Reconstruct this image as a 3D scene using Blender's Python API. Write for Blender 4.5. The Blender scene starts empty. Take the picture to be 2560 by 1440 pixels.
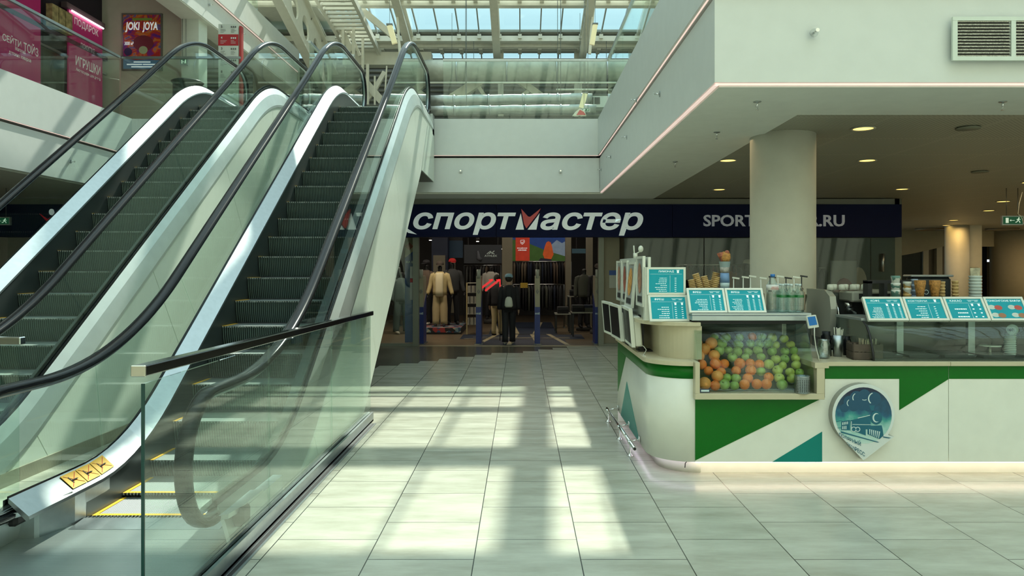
import bpy, math, random
from mathutils import Vector
random.seed(7)
SC = bpy.context.scene
COL = SC.collection
# ---------------------------------------------------------------- camera
H = 1.75; F = 1850.0; CX = 1303.0; CY = 668.0
cam = bpy.data.cameras.new('camera'); camo = bpy.data.objects.new('camera', cam); COL.objects.link(camo)
camo.location = (0, 0, H); camo.rotation_euler = (math.pi/2, 0, 0)
cam.sensor_width = 36; cam.lens = F/2560*36; cam.shift_x = -(CX-1280)/2560; cam.shift_y = -(720-CY)/2560
cam.clip_end = 300
SC.camera = camo
SC.view_settings.view_transform = 'Standard'; SC.view_settings.look = 'None'
SC.view_settings.gamma = 1; SC.view_settings.exposure = 0.06; SC.view_settings.use_curve_mapping = False
SC.cycles.use_denoising = True
SC.cycles.max_bounces = 8; SC.cycles.diffuse_bounces = 5; SC.cycles.glossy_bounces = 4
SC.cycles.transparent_max_bounces = 28; SC.cycles.transmission_bounces = 4
SC.cycles.caustics_reflective = False; SC.cycles.caustics_refractive = False
SC.cycles.sample_clamp_indirect = 6
# ---------------------------------------------------------------- sky and sun
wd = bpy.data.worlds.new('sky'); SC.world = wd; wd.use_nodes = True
wn = wd.node_tree.nodes; wl = wd.node_tree.links
for n in list(wn): wn.remove(n)
wo = wn.new('ShaderNodeOutputWorld'); wb = wn.new('ShaderNodeBackground')
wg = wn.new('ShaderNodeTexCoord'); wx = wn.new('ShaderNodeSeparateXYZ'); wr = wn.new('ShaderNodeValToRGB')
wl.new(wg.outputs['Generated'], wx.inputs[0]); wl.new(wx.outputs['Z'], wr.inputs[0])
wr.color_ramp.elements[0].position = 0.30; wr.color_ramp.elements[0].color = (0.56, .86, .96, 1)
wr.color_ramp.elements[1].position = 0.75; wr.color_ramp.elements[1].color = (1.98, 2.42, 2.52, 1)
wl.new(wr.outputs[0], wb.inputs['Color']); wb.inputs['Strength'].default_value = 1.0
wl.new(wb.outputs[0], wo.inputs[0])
sun = bpy.data.lights.new('sun', 'SUN'); suno = bpy.data.objects.new('sun', sun); COL.objects.link(suno)
sun.energy = 8.5; sun.angle = math.radians(0.55); sun.color = (1.0, 0.94, 0.80)
suno.rotation_euler = Vector((-0.86, -4.2, -4.77)).to_track_quat('-Z', 'Y').to_euler()
suno.location = (6, 30, 30)

# ---------------------------------------------------------------- helpers
def W(px, py, Y): return ((px-CX)*Y/F, Y, H-(py-CY)*Y/F)
def WZ(px, py, Z):
    Y = F*(H-Z)/(py-CY); return ((px-CX)*Y/F, Y, Z)
def srgb(r, g=None, b=None):
    if g is None: g = b = r
    return tuple((c/255/12.92 if c/255 <= .04045 else ((c/255+.055)/1.055)**2.4) for c in (r, g, b))
def vadd(a, b): return (a[0]+b[0], a[1]+b[1], a[2]+b[2])
def vmul(a, s): return (a[0]*s, a[1]*s, a[2]*s)

MATS = {}
def mat(name, col=(.8,.8,.8), rough=.5, metal=0., emit=None, es=0., spec=.5, noise=0., nscale=6., bump=0., bscale=40., alpha=None, coat=0.):
    if name in MATS: return MATS[name]
    m = bpy.data.materials.new(name); m.use_nodes = True; nt = m.node_tree; b = nt.nodes['Principled BSDF']
    b.inputs['Base Color'].default_value = (*col, 1); b.inputs['Roughness'].default_value = rough
    b.inputs['Metallic'].default_value = metal; b.inputs['Specular IOR Level'].default_value = spec
    b.inputs['Coat Weight'].default_value = coat
    if emit: b.inputs['Emission Color'].default_value = (*emit, 1); b.inputs['Emission Strength'].default_value = es
    tc = nt.nodes.new('ShaderNodeTexCoord')
    nz = nt.nodes.new('ShaderNodeTexNoise'); nz.inputs['Scale'].default_value = nscale; nz.inputs['Detail'].default_value = 4
    nt.links.new(tc.outputs['Object'], nz.inputs['Vector'])
    mr = nt.nodes.new('ShaderNodeMapRange'); a = noise if noise else .03
    mr.inputs[1].default_value = .3; mr.inputs[2].default_value = .7
    mr.inputs[3].default_value = 1-a; mr.inputs[4].default_value = 1+a
    nt.links.new(nz.outputs['Fac'], mr.inputs[0])
    vm = nt.nodes.new('ShaderNodeVectorMath'); vm.operation = 'SCALE'; vm.inputs[0].default_value = col
    nt.links.new(mr.outputs[0], vm.inputs['Scale']); nt.links.new(vm.outputs[0], b.inputs['Base Color'])
    if bump:
        n2 = nt.nodes.new('ShaderNodeTexNoise'); n2.inputs['Scale'].default_value = bscale
        nt.links.new(tc.outputs['Object'], n2.inputs['Vector'])
        bp = nt.nodes.new('ShaderNodeBump'); bp.inputs['Strength'].default_value = bump; bp.inputs['Distance'].default_value = .01
        nt.links.new(n2.outputs['Fac'], bp.inputs['Height']); nt.links.new(bp.outputs[0], b.inputs['Normal'])
    MATS[name] = m; return m

def glass(name, tint=(.9,.96,.93), refl=1.0, rough=0.0, base=.04):
    if name in MATS: return MATS[name]
    m = bpy.data.materials.new(name); m.use_nodes = True; nt = m.node_tree
    for n in list(nt.nodes): nt.nodes.remove(n)
    o = nt.nodes.new('ShaderNodeOutputMaterial'); mx = nt.nodes.new('ShaderNodeMixShader')
    t = nt.nodes.new('ShaderNodeBsdfTransparent'); t.inputs[0].default_value = (*tint, 1)
    g = nt.nodes.new('ShaderNodeBsdfGlossy'); g.inputs['Roughness'].default_value = rough; g.inputs[0].default_value = (.95,1,.98,1)
    lw = nt.nodes.new('ShaderNodeLayerWeight'); lw.inputs[0].default_value = .5
    pw = nt.nodes.new('ShaderNodeMath'); pw.operation = 'POWER'; pw.inputs[1].default_value = 5
    ma = nt.nodes.new('ShaderNodeMath'); ma.operation = 'MULTIPLY_ADD'; ma.inputs[1].default_value = .9*refl; ma.inputs[2].default_value = base*refl
    nt.links.new(lw.outputs['Facing'], pw.inputs[0]); nt.links.new(pw.outputs[0], ma.inputs[0])
    nt.links.new(ma.outputs[0], mx.inputs[0]); nt.links.new(t.outputs[0], mx.inputs[1]); nt.links.new(g.outputs[0], mx.inputs[2])
    nt.links.new(mx.outputs[0], o.inputs[0]); MATS[name] = m; return m

class MB:
    def __init__(s): s.v = []; s.f = []; s.m = []; s.mi = 0; s.sm = False; s.smf = []
    def add(s, vs, fs):
        n = len(s.v); s.v += [tuple(v) for v in vs]
        for f in fs: s.f.append(tuple(i+n for i in f)); s.m.append(s.mi); s.smf.append(s.sm)
        return s
    def box(s, x0, x1, y0, y1, z0, z1):
        if x1 < x0: x0, x1 = x1, x0
        if y1 < y0: y0, y1 = y1, y0
        if z1 < z0: z0, z1 = z1, z0
        return s.add([(x0,y0,z0),(x1,y0,z0),(x1,y1,z0),(x0,y1,z0),(x0,y0,z1),(x1,y0,z1),(x1,y1,z1),(x0,y1,z1)],
            [(0,3,2,1),(4,5,6,7),(0,1,5,4),(1,2,6,5),(2,3,7,6),(3,0,4,7)])
    def hexa(s, p): # 8 corners bottom 4, top 4
        return s.add(p, [(0,3,2,1),(4,5,6,7),(0,1,5,4),(1,2,6,5),(2,3,7,6),(3,0,4,7)])
    def prism(s, poly, vec): # poly list of 3d pts, extruded by vec
        n = len(poly); vs = list(poly)+[vadd(p, vec) for p in poly]
        fs = [tuple(range(n))[::-1], tuple(range(n, 2*n))]+[(i, (i+1)%n, n+(i+1)%n, n+i) for i in range(n)]
        return s.add(vs, fs)
    def poly(s, pts): return s.add(pts, [tuple(range(len(pts)))])
    def tube(s, a, b, r, n=8, r2=None, cap=True):
        r2 = r if r2 is None else r2
        a = Vector(a); b = Vector(b); d = (b-a); 
        if d.length < 1e-6: return s
        d.normalize(); u = d.orthogonal().normalized(); w = d.cross(u)
        vs = []
        for c, rr in ((a, r), (b, r2)):
            for i in range(n):
                t = 2*math.pi*i/n; vs.append(tuple(c+u*math.cos(t)*rr+w*math.sin(t)*rr))
        fs = [(i, (i+1)%n, n+(i+1)%n, n+i) for i in range(n)]
        sm = s.sm; s.sm = n > 6; s.add(vs, fs); s.sm = sm
        if cap: s.add(vs, [tuple(range(n))[::-1], tuple(range(n, 2*n))])
        return s
    def bar(s, a, b, w, h, up=(0,0,1)): # rectangular bar from a to b; w sideways, h along up
        a = Vector(a); b = Vector(b); d = (b-a).normalized(); u = Vector(up); sd = d.cross(u)
        if sd.length < 1e-5: sd = d.orthogonal()
        sd.normalize(); u = sd.cross(d).normalized(); sd = sd*w/2; u = u*h/2
        p = [a-sd-u, a+sd-u, b+sd-u, b-sd-u, a-sd+u, a+sd+u, b+sd+u, b-sd+u]
        return s.hexa([tuple(q) for q in p])
    def path(s, pts, r, n=6):
        pts = [Vector(p) for p in pts]; rings = []
        pu = None
        for i, p in enumerate(pts):
            d = (pts[min(i+1, len(pts)-1)]-pts[max(i-1, 0)]).normalized()
            if pu is None: u = d.orthogonal().normalized()
            else: u = (pu-d*pu.dot(d)).normalized()
            pu = u; w = d.cross(u); rr = r[i] if isinstance(r, (list, tuple)) else r
            rings.append([tuple(p+u*math.cos(2*math.pi*k/n)*rr+w*math.sin(2*math.pi*k/n)*rr) for k in range(n)])
        vs = [v for rg in rings for v in rg]; fs = []
        for i in range(len(rings)-1):
            for k in range(n): fs.append((i*n+k, i*n+(k+1)%n, (i+1)*n+(k+1)%n, (i+1)*n+k))
        sm = s.sm; s.sm = True; s.add(vs, fs); s.sm = sm
        return s.add(vs, [tuple(range(n))[::-1], tuple(range(len(vs)-n, len(vs)))])
    def lathe(s, prof, c=(0,0,0), n=16, ax=(0,0,1)):
        ax = Vector(ax).normalized(); u = ax.orthogonal().normalized() if abs(ax.z) < .999 else Vector((1,0,0)); w = ax.cross(u); c = Vector(c)
        vs = []; fs = []
        for r, z in prof:
            for k in range(n):
                t = 2*math.pi*k/n; vs.append(tuple(c+ax*z+u*math.cos(t)*r+w*math.sin(t)*r))
        for i in range(len(prof)-1):
            for k in range(n): fs.append((i*n+k, i*n+(k+1)%n, (i+1)*n+(k+1)%n, (i+1)*n+k))
        sm = s.sm; s.sm = n > 6; s.add(vs, fs); s.sm = sm
        caps = []
        if prof[0] == prof[-1]: return s
        if prof[0][0] > 1e-4: caps.append(tuple(range(n))[::-1])
        if prof[-1][0] > 1e-4: caps.append(tuple(range(len(vs)-n, len(vs))))
        if caps: s.add(vs, caps)
        return s
    def ball(s, c, r, n=12, sq=1.0):
        k = n//2; return s.lathe([(max(r*math.sin(math.pi*i/k), 1e-5), -r*sq*math.cos(math.pi*i/k)) for i in range(k+1)], c, n)
    def loft(s, rings, cap=True):
        n = len(rings[0]); vs = [v for r in rings for v in r]; fs = []
        for i in range(len(rings)-1):
            for k in range(n): fs.append((i*n+k, i*n+(k+1)%n, (i+1)*n+(k+1)%n, (i+1)*n+k))
        s.add(vs, fs)
        if cap: s.add(vs, [tuple(range(n))[::-1], tuple(range(len(vs)-n, len(vs)))])
        return s
    def build(s, name, mt, parent=None, bevel=0, local=False, seg=1):
        me = bpy.data.meshes.new(name); ox, oy, oz = (0,0,0)
        off = (0,0,0)
        if parent is not None and not local: off = tuple(parent.get('_o', (0,0,0)))
        me.from_pydata([(v[0]-off[0], v[1]-off[1], v[2]-off[2]) for v in s.v], [], s.f)
        for m in (mt if isinstance(mt, (list, tuple)) else [mt]): me.materials.append(m)
        me.polygons.foreach_set('material_index', s.m)
        me.polygons.foreach_set('use_smooth', s.smf)
        me.validate(); me.update()
        import bmesh
        bm = bmesh.new(); bm.from_mesh(me)
        bmesh.ops.remove_doubles(bm, verts=bm.verts, dist=1e-6)
        bmesh.ops.recalc_face_normals(bm, faces=bm.faces); bm.to_mesh(me); bm.free()
        o = bpy.data.objects.new(name, me); COL.objects.link(o)
        if parent is not None:
            o.parent = parent; o['_o'] = list(off)
        if bevel:
            b = o.modifiers.new('bevel', 'BEVEL'); b.width = bevel; b.segments = seg; b.limit_method = 'ANGLE'; b.angle_limit = .6
        return o
def thing(name, label, cat, loc=(0,0,0), group=None, rz=0):
    o = bpy.data.objects.new(name, None); COL.objects.link(o); o.location = loc; o.rotation_euler = (0,0,rz)
    o.empty_display_size = .1; o['_o'] = list(loc); o['label'] = label; o['category'] = cat
    if group: o['group'] = group
    return o
def tag(o, label, cat, group=None, kind=None):
    o['label'] = label; o['category'] = cat
    if group: o['group'] = group
    if kind: o['kind'] = kind
    return o
def struct(o): o['kind'] = 'structure'; return o
def sroot(name, loc=(0,0,0)):
    o = bpy.data.objects.new(name, None); COL.objects.link(o); o.location = loc; o['_o'] = list(loc); o['kind'] = 'structure'; return o
def copy_tree(o, parent=None):
    c = o.copy(); COL.objects.link(c)
    if parent is not None: c.parent = parent
    for ch in list(o.children): copy_tree(ch, c)
    return c
def dup(o, loc, rz=None, label=None, group=None, rot=None, scale=None):
    c = copy_tree(o); c.location = loc
    if rz is not None: c.rotation_euler = (0,0,rz)
    if rot is not None: c.rotation_euler = rot
    if scale is not None: c.scale = (scale,)*3
    if label: c['label'] = label
    if group: c['group'] = group
    return c
_TX = {}
def text_geo(t, bold=0., shear=0.):
    k = (t, bold, shear)
    if k in _TX: return _TX[k]
    cu = bpy.data.curves.new('lettering', 'FONT'); cu.body = t; cu.size = 1; cu.offset = bold; cu.shear = shear; cu.resolution_u = 3
    ob = bpy.data.objects.new('lettering', cu); COL.objects.link(ob)
    dg = bpy.context.evaluated_depsgraph_get(); dg.update()
    me = bpy.data.meshes.new_from_object(ob.evaluated_get(dg))
    vs = [(v.co.x, v.co.y) for v in me.vertices]; fs = [tuple(p.vertices) for p in me.polygons]
    bpy.data.objects.remove(ob); bpy.data.curves.remove(cu); bpy.data.meshes.remove(me)
    x0 = min(v[0] for v in vs); x1 = max(v[0] for v in vs); y0 = min(v[1] for v in vs); y1 = max(v[1] for v in vs)
    vs = [((x-x0)/(x1-x0), (y-y0)/(y1-y0)) for x, y in vs]
    _TX[k] = (vs, fs, (x1-x0)/(y1-y0)); return _TX[k]
def put_text(mb, t, o, ux, uy, w, h, bold=.0, shear=.0, back=None):
    """text filling the box o .. o+ux*w+uy*h; back = vector to extrude backwards"""
    vs, fs, _ = text_geo(t, bold, shear)
    P = [vadd(vadd(o, vmul(ux, x*w)), vmul(uy, y*h)) for x, y in vs]
    mb.add(P, fs)
    if back:
        n = len(P); mb.add([vadd(p, back) for p in P], [f[::-1] for f in fs])
        from collections import Counter
        ed = Counter()
        for f in fs:
            for i in range(len(f)): ed[tuple(sorted((f[i], f[(i+1)%len(f)])))] += 1
        bd = [e for e, c in ed.items() if c == 1]
        mb.add(P+[vadd(p, back) for p in P], [(a, b, b+n, a+n) for a, b in bd])
    return mb

def wavy(m, scale=60, strength=.3, axis='X', dist=.004, space='Object', dark=None):
    """ribbed surface: a wave bump (and a little darker in the grooves)"""
    nt = m.node_tree; b = nt.nodes['Principled BSDF']; tc = nt.nodes.new('ShaderNodeTexCoord')
    w = nt.nodes.new('ShaderNodeTexWave'); w.wave_type = 'BANDS'; w.bands_direction = axis; w.inputs['Scale'].default_value = scale
    nt.links.new(tc.outputs[space], w.inputs['Vector'])
    bp = nt.nodes.new('ShaderNodeBump'); bp.inputs['Strength'].default_value = strength; bp.inputs['Distance'].default_value = dist
    nt.links.new(w.outputs['Fac'], bp.inputs['Height']); nt.links.new(bp.outputs[0], b.inputs['Normal'])
    if dark:
        src = b.inputs['Base Color'].links[0].from_socket
        mx = nt.nodes.new('ShaderNodeMix'); mx.data_type = 'RGBA'
        mx.inputs['B'].default_value = (*dark, 1)
        mr = nt.nodes.new('ShaderNodeMapRange'); mr.inputs[1].default_value = .35; mr.inputs[2].default_value = .65; mr.inputs[3].default_value = 1; mr.inputs[4].default_value = 0
        nt.links.new(w.outputs['Fac'], mr.inputs[0]); nt.links.new(mr.outputs[0], mx.inputs['Factor'])
        nt.links.new(src, mx.inputs['A']); nt.links.new(mx.outputs['Result'], b.inputs['Base Color'])
    return m

# ---------------------------------------------------------------- shared materials
WHITE = mat('white_painted_board', (.68,.705,.69), .45, noise=.02)
SOFF = mat('matt_white_ceiling', (.70,.72,.67), .7)
CLAD = mat('white_cladding_enamel', (.74,.80,.72), .30, noise=.02)
STEEL = mat('brushed_steel', (.40,.44,.455), .33, 1., noise=.05, nscale=20)
STEELO = mat('sky_sheen_steel', (.72,.77,.77), .36, .9, noise=.04)  # outer deck steel, made paler: bright sky reflection put into the colour
STEELD = mat('dark_brushed_steel', (.16,.18,.185), .38, .85, noise=.05)
CHROME = mat('polished_chrome', (.75,.75,.75), .08, 1.)
BLACK = mat('black_rubber', (.008,.009,.011), .22, 0, spec=.2)
BLACKM = mat('matt_black', (.015,.015,.017), .6)
SEAM = mat('dark_joint', (.03,.035,.035), .7)
GL = glass('clear_green_glass', (.90,.955,.93))
GLS = glass('shop_glass', (.90,.93,.91), .75, base=.03)
GLR = glass('roof_glass', (.93,.98,.97), refl=.6)
NAVY = mat('navy_sign_face', (.005,.009,.045), .6, spec=.12)
CREAM = mat('cream_laminate', (.56,.50,.35), .35)
GREEN = mat('green_laminate', (.002,.135,.008), .35, spec=.25)
TEAL = mat('teal_laminate', (.005,.22,.19), .35, spec=.25)
COUNTW = mat('off_white_laminate', (.81,.82,.75), .28)
ROOFM = mat('cream_painted_steel', (.66,.65,.57), .5, noise=.04)
STONE = mat('beige_stone_plinth', (.33,.31,.24), .35, noise=.08)
BODY = mat('black_mannequin', (.01,.01,.011), .35)

def tile_floor():
    m = bpy.data.materials.new('grey_porcelain_tiles'); m.use_nodes = True; nt = m.node_tree; N = nt.nodes; L = nt.links; b = N['Principled BSDF']
    g = N.new('ShaderNodeNewGeometry'); sp = N.new('ShaderNodeSeparateXYZ'); L.new(g.outputs['Position'], sp.inputs[0])
    def M(op, a, bb, c=None):
        n = N.new('ShaderNodeMath'); n.operation = op
        for i, q in enumerate((a, bb, c)):
            if q is None: continue
            if isinstance(q, (int, float)): n.inputs[i].default_value = q
            else: L.new(q, n.inputs[i])
        return n.outputs[0]
    u = M('ADD', sp.outputs['Y'], -4.754+.323+64.6); v = M('ADD', sp.outputs['X'], .283+.639*40)
    cb = N.new('ShaderNodeCombineXYZ'); L.new(u, cb.inputs[0]); L.new(v, cb.inputs[1])
    br = N.new('ShaderNodeTexBrick'); br.offset = .5; br.offset_frequency = 2; br.squash = 1
    br.inputs['Scale'].default_value = 1; br.inputs['Brick Width'].default_value = .646; br.inputs['Row Height'].default_value = .639
    br.inputs['Mortar Size'].default_value = .0035; br.inputs['Mortar Smooth'].default_value = .1; br.inputs['Bias'].default_value = 0
    br.inputs['Color1'].default_value = (0,0,0,1); br.inputs['Color2'].default_value = (1,1,1,1); br.inputs['Mortar'].default_value = (.5,.5,.5,1)
    L.new(cb.outputs[0], br.inputs['Vector'])
    mp = N.new('ShaderNodeMapping'); mp.inputs['Scale'].default_value = (1.1, 3.6, 1); L.new(g.outputs['Position'], mp.inputs[0])
    # shift the veining from tile to tile
    vs = N.new('ShaderNodeVectorMath'); vs.operation = 'SCALE'; vs.inputs['Scale'].default_value = 9; L.new(br.outputs['Color'], vs.inputs[0])
    va = N.new('ShaderNodeVectorMath'); va.operation = 'ADD'; L.new(mp.outputs[0], va.inputs[0]); L.new(vs.outputs[0], va.inputs[1])
    nz = N.new('ShaderNodeTexNoise'); nz.inputs['Scale'].default_value = 1.6; nz.inputs['Detail'].default_value = 9; nz.inputs['Roughness'].default_value = .62; L.new(va.outputs[0], nz.inputs['Vector'])
    rp = N.new('ShaderNodeValToRGB'); E = rp.color_ramp.elements
    E[0].position = .32; E[0].color = (.345,.345,.28,1); E[1].position = .68; E[1].color = (.49,.495,.42,1); L.new(nz.outputs['Fac'], rp.inputs[0])
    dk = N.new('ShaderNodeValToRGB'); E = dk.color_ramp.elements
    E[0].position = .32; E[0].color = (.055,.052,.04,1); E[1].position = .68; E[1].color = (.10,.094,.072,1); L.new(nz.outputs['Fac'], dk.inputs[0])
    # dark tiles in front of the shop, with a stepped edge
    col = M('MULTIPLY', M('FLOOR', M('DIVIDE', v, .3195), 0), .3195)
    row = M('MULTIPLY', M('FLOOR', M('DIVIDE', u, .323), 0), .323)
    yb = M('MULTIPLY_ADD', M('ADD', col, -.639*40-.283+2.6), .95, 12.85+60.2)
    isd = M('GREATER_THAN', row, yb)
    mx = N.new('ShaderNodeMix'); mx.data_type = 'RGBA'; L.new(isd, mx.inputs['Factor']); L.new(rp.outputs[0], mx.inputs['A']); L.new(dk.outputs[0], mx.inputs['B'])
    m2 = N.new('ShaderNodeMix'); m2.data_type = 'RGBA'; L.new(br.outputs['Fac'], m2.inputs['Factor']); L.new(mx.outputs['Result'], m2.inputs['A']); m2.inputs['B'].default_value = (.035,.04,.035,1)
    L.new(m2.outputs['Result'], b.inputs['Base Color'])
    rr = M('MULTIPLY_ADD', nz.outputs['Fac'], .12, .17); L.new(rr, b.inputs['Roughness'])
    bp = N.new('ShaderNodeBump'); bp.inputs['Strength'].default_value = .25; bp.inputs['Distance'].default_value = .002; bp.invert = True
    L.new(br.outputs['Fac'], bp.inputs['Height']); L.new(bp.outputs[0], b.inputs['Normal'])
    b.inputs['Specular IOR Level'].default_value = .45
    return m
TILE = tile_floor()

def perforated():
    m = mat('perforated_metal_ceiling', (.42,.42,.33), .5); nt = m.node_tree; N = nt.nodes; L = nt.links; b = N['Principled BSDF']
    g = N.new('ShaderNodeNewGeometry'); mp = N.new('ShaderNodeMapping'); mp.inputs['Scale'].default_value = (28, 28, 1); mp.inputs['Rotation'].default_value = (0,0,.785)
    L.new(g.outputs['Position'], mp.inputs[0])
    vo = N.new('ShaderNodeTexVoronoi'); vo.inputs['Scale'].default_value = 1; vo.inputs['Randomness'].default_value = 0; L.new(mp.outputs[0], vo.inputs['Vector'])
    lt = N.new('ShaderNodeMath'); lt.operation = 'LESS_THAN'; lt.inputs[1].default_value = .33; L.new(vo.outputs['Distance'], lt.inputs[0])
    br = N.new('ShaderNodeTexBrick'); br.offset = 0; br.inputs['Scale'].default_value = 1; br.inputs['Brick Width'].default_value = 1.25; br.inputs['Row Height'].default_value = 1.25; br.inputs['Mortar Size'].default_value = .03
    L.new(g.outputs['Position'], br.inputs['Vector'])
    sb = N.new('ShaderNodeMath'); sb.operation = 'SUBTRACT'; sb.use_clamp = True; L.new(lt.outputs[0], sb.inputs[0]); L.new(br.outputs['Fac'], sb.inputs[1])
    mx = N.new('ShaderNodeMix'); mx.data_type = 'RGBA'; L.new(sb.outputs[0], mx.inputs['Factor']); mx.inputs['A'].default_value = (.36,.35,.28,1); mx.inputs['B'].default_value = (.03,.03,.024,1)
    L.new(mx.outputs['Result'], b.inputs['Base Color']); return m
PERF = perforated()

# ---------------------------------------------------------------- building shell
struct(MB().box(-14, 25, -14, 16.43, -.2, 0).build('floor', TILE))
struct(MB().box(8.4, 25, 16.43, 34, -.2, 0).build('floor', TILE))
WOODF = mat('brown_shop_floor', (.16,.12,.075), .3, noise=.15, nscale=3)
struct(MB().box(-14, 8.4, 16.43, 28, -.2, 0).build('floor', WOODF))
HS, HM, HT, FY, FN = 3.25, 4.03, 4.77, 15.06, 6.07     # soffit, band joint, top of fascia, far edge, near edge
def poly_slab(name, pts, z0, z1, m):
    return struct(MB().prism([(x, y, z0) for x, y in pts], (0, 0, z1-z0)).build(name, m))
# right gallery: fascia upper band stands out, lower band is set back a little, led cove between them
R0, R1 = 1.56, 1.60
poly_slab('trim_1', [(R0,FN),(25,FN),(25,FN+.3),(R0+.3,FN+.3),(R0+.3,FY-.0),(R0,FY)], HM, HT, WHITE)
poly_slab('trim_2', [(R1,FN+.05),(25,FN+.05),(25,FN+.35),(R1+.3,FN+.35),(R1+.3,FY),(R1,FY)], HS+.03, HM-.05, WHITE)
poly_slab('trim_3', [(R1+.05,FN+.10),(25,FN+.10),(25,7.29),(2.72,7.29),(2.9,16.4),(R1+.05,16.4)], HS, HS+.12, SOFF)
poly_slab('ceiling', [(2.72,7.29),(25,7.29),(25,34),(2.9,34),(2.9,16.6)], HS+.02, HS+.2, PERF)
poly_slab('floor', [(R0+.3,FN+.3),(25,FN+.3),(25,30),(R0+.3,30)], 4.3, 4.52, STONE)
poly_slab('trim_4', [(-7.92,FY),(R0,FY),(R0,FY+.3),(-7.92,FY+.3)], HM, HT, WHITE)
poly_slab('trim_5', [(-7.95,FY+.05),(R1,FY+.05),(R1,FY+.35),(-7.95,FY+.35)], HS+.03, HM-.05, WHITE)
poly_slab('trim_6', [(-7.95,FY+.1),(R1+.05,FY+.1),(R1+.05,16.4),(-7.95,16.4)], HS, HS+.12, SOFF)
poly_slab('floor', [(-7.9,FY+.3),(R0+.3,FY+.3),(R0+.3,30),(-7.9,30)], 4.3, 4.52, STONE)
# left gallery
poly_slab('trim_7', [(-7.92,-14),(-7.92,FY+.3),(-8.22,FY+.3),(-8.22,-14)], HM, HT, WHITE)
poly_slab('trim_8', [(-7.95,-14),(-7.95,FY+.3),(-8.25,FY+.3),(-8.25,-14)], HS+.03, HM-.05, WHITE)
poly_slab('ceiling', [(-8.0,-14),(-8.0,16.4),(-14,16.4),(-14,-14)], HS, HS+.12, SOFF)
poly_slab('floor', [(-8.22,-14),(-8.22,30),(-14,30),(-14,-14)], 4.3, 4.52, STONE)
# third level on the left
poly_slab('trim_9', [(-7.80,-14),(-7.80,26),(-8.1,26),(-8.1,-14)], 8.62, 9.35, WHITE)
poly_slab('trim_10', [(-7.88,-14),(-7.88,26),(-8.1,26),(-8.1,-14)], 7.95, 8.58, WHITE)
poly_slab('ceiling', [(-7.9,-14),(-7.9,26),(-8.45,26),(-8.45,-14)], 7.92, 8.6, SOFF)
poly_slab('ceiling', [(-8.45,-14),(-8.45,26),(-14,26),(-14,-14)], 8.75, 8.85, SOFF)
poly_slab('floor', [(-8.1,-14),(-8.1,26),(-14,26),(-14,-14)], 8.95, 9.05, STONE)
# outer walls
WOUT = mat('pale_plaster', (.6,.6,.52), .8)
struct(MB().box(-14.2, -14, -14, 34, 0, 22).build('wall_left', WOUT))
struct(MB().box(25, 25.2, -14, 34, 0, 22).build('wall_right', WOUT))
struct(MB().box(-14, 25, -14.2, -14, 0, 22).build('wall_back', WOUT))
struct(MB().box(7.0, 25, 13.4, 13.6, 4.52, 14.1).build('wall_gallery', WOUT))
CORR = wavy(mat('corrugated_grey_wall', (.20,.21,.19), .6), 1.6, .9, 'Z', .1, dark=(.09,.095,.09))
struct(MB().box(-14, 25, 30.15, 30.4, 4.3, 10.26).build('wall_far', CORR))
struct(MB().box(8.4, 25, 33.8, 34, 0, 3.3).build('wall_concourse', mat('beige_wall', (.45,.40,.28), .7)))

# ---------------------------------------------------------------- glazed roof
def RZ(y): return 17.25-.231*y
roof = sroot('window_1')
pan = MB()
for y0, y1 in ((-14,14.6),(16.4,28.25),(28.9,29.02),(29.8,30.15)):
    pan.hexa([(-14,y0,RZ(y0)),(25,y0,RZ(y0)),(25,y1,RZ(y1)),(-14,y1,RZ(y1)),(-14,y0,RZ(y0)+.02),(25,y0,RZ(y0)+.02),(25,y1,RZ(y1)+.02),(-14,y1,RZ(y1)+.02)])
pan.build('glazing', GLR, roof)
op = MB()
for y0, y1 in ((14.6,16.4),(28.25,28.9),(29.02,29.8)):  # first strip is out of view, added to shade the near floor
    op.hexa([(-14,y0,RZ(y0)),(25,y0,RZ(y0)),(25,y1,RZ(y1)),(-14,y1,RZ(y1)),(-14,y0,RZ(y0)+.1),(25,y0,RZ(y0)+.1),(25,y1,RZ(y1)+.1),(-14,y1,RZ(y1)+.1)])
op.build('roof_panel', mat('grey_roof_board', (.3,.3,.26), .7), roof)
k = -4
while -.94+3.32*k < 25:
    x = -.94+3.32*k
    if x > -14:
        r = MB(); r.bar((x,-14,RZ(-14)-.42), (x,30.1,RZ(30.1)-.42), .10, .55); r.bar((x,-14,RZ(-14)-.14), (x,30.1,RZ(30.1)-.14), .28, .04); r.bar((x,-14,RZ(-14)-.70), (x,30.1,RZ(30.1)-.70), .28, .05)
        r.build('rafter', ROOFM, roof)
    k += 1
b = MB(); x = -14
while x < 25:
    b.bar((x,-14,RZ(-14)-.06), (x,30.1,RZ(30.1)-.06), .045, .10); x += .775
b.build('glazing_bars', mat('grey_glazing_bar', (.28,.3,.28), .5), roof)
for y, w, h in ((-10,.2,.2),(-6,.2,.2),(-2,.2,.2),(2,.2,.2),(6,.2,.2),(10,.2,.2),(13,.3,.2),(18.15,.50,.2),(20.05,.17,.14),(21.1,.07,.08),(23.0,.14,.2),(24.6,.14,.2),
                (26.12,.30,.13),(25.8,.12,.08),(28.46,.36,.13),(28.78,.1,.16),(29.33,.42,-.03)):
    q = MB(); q.box(-14, 25, y-w/2, y+w/2, RZ(y)-.15-h, RZ(y)-.08)
    if y > 26:
        xx = -14
        while xx < 25: q.box(xx-.07, xx+.07, y-w/2-.1, y+w/2+.1, RZ(y)-.2, RZ(y)-.04); xx += .775
    q.build('purlin', ROOFM, roof)
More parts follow.
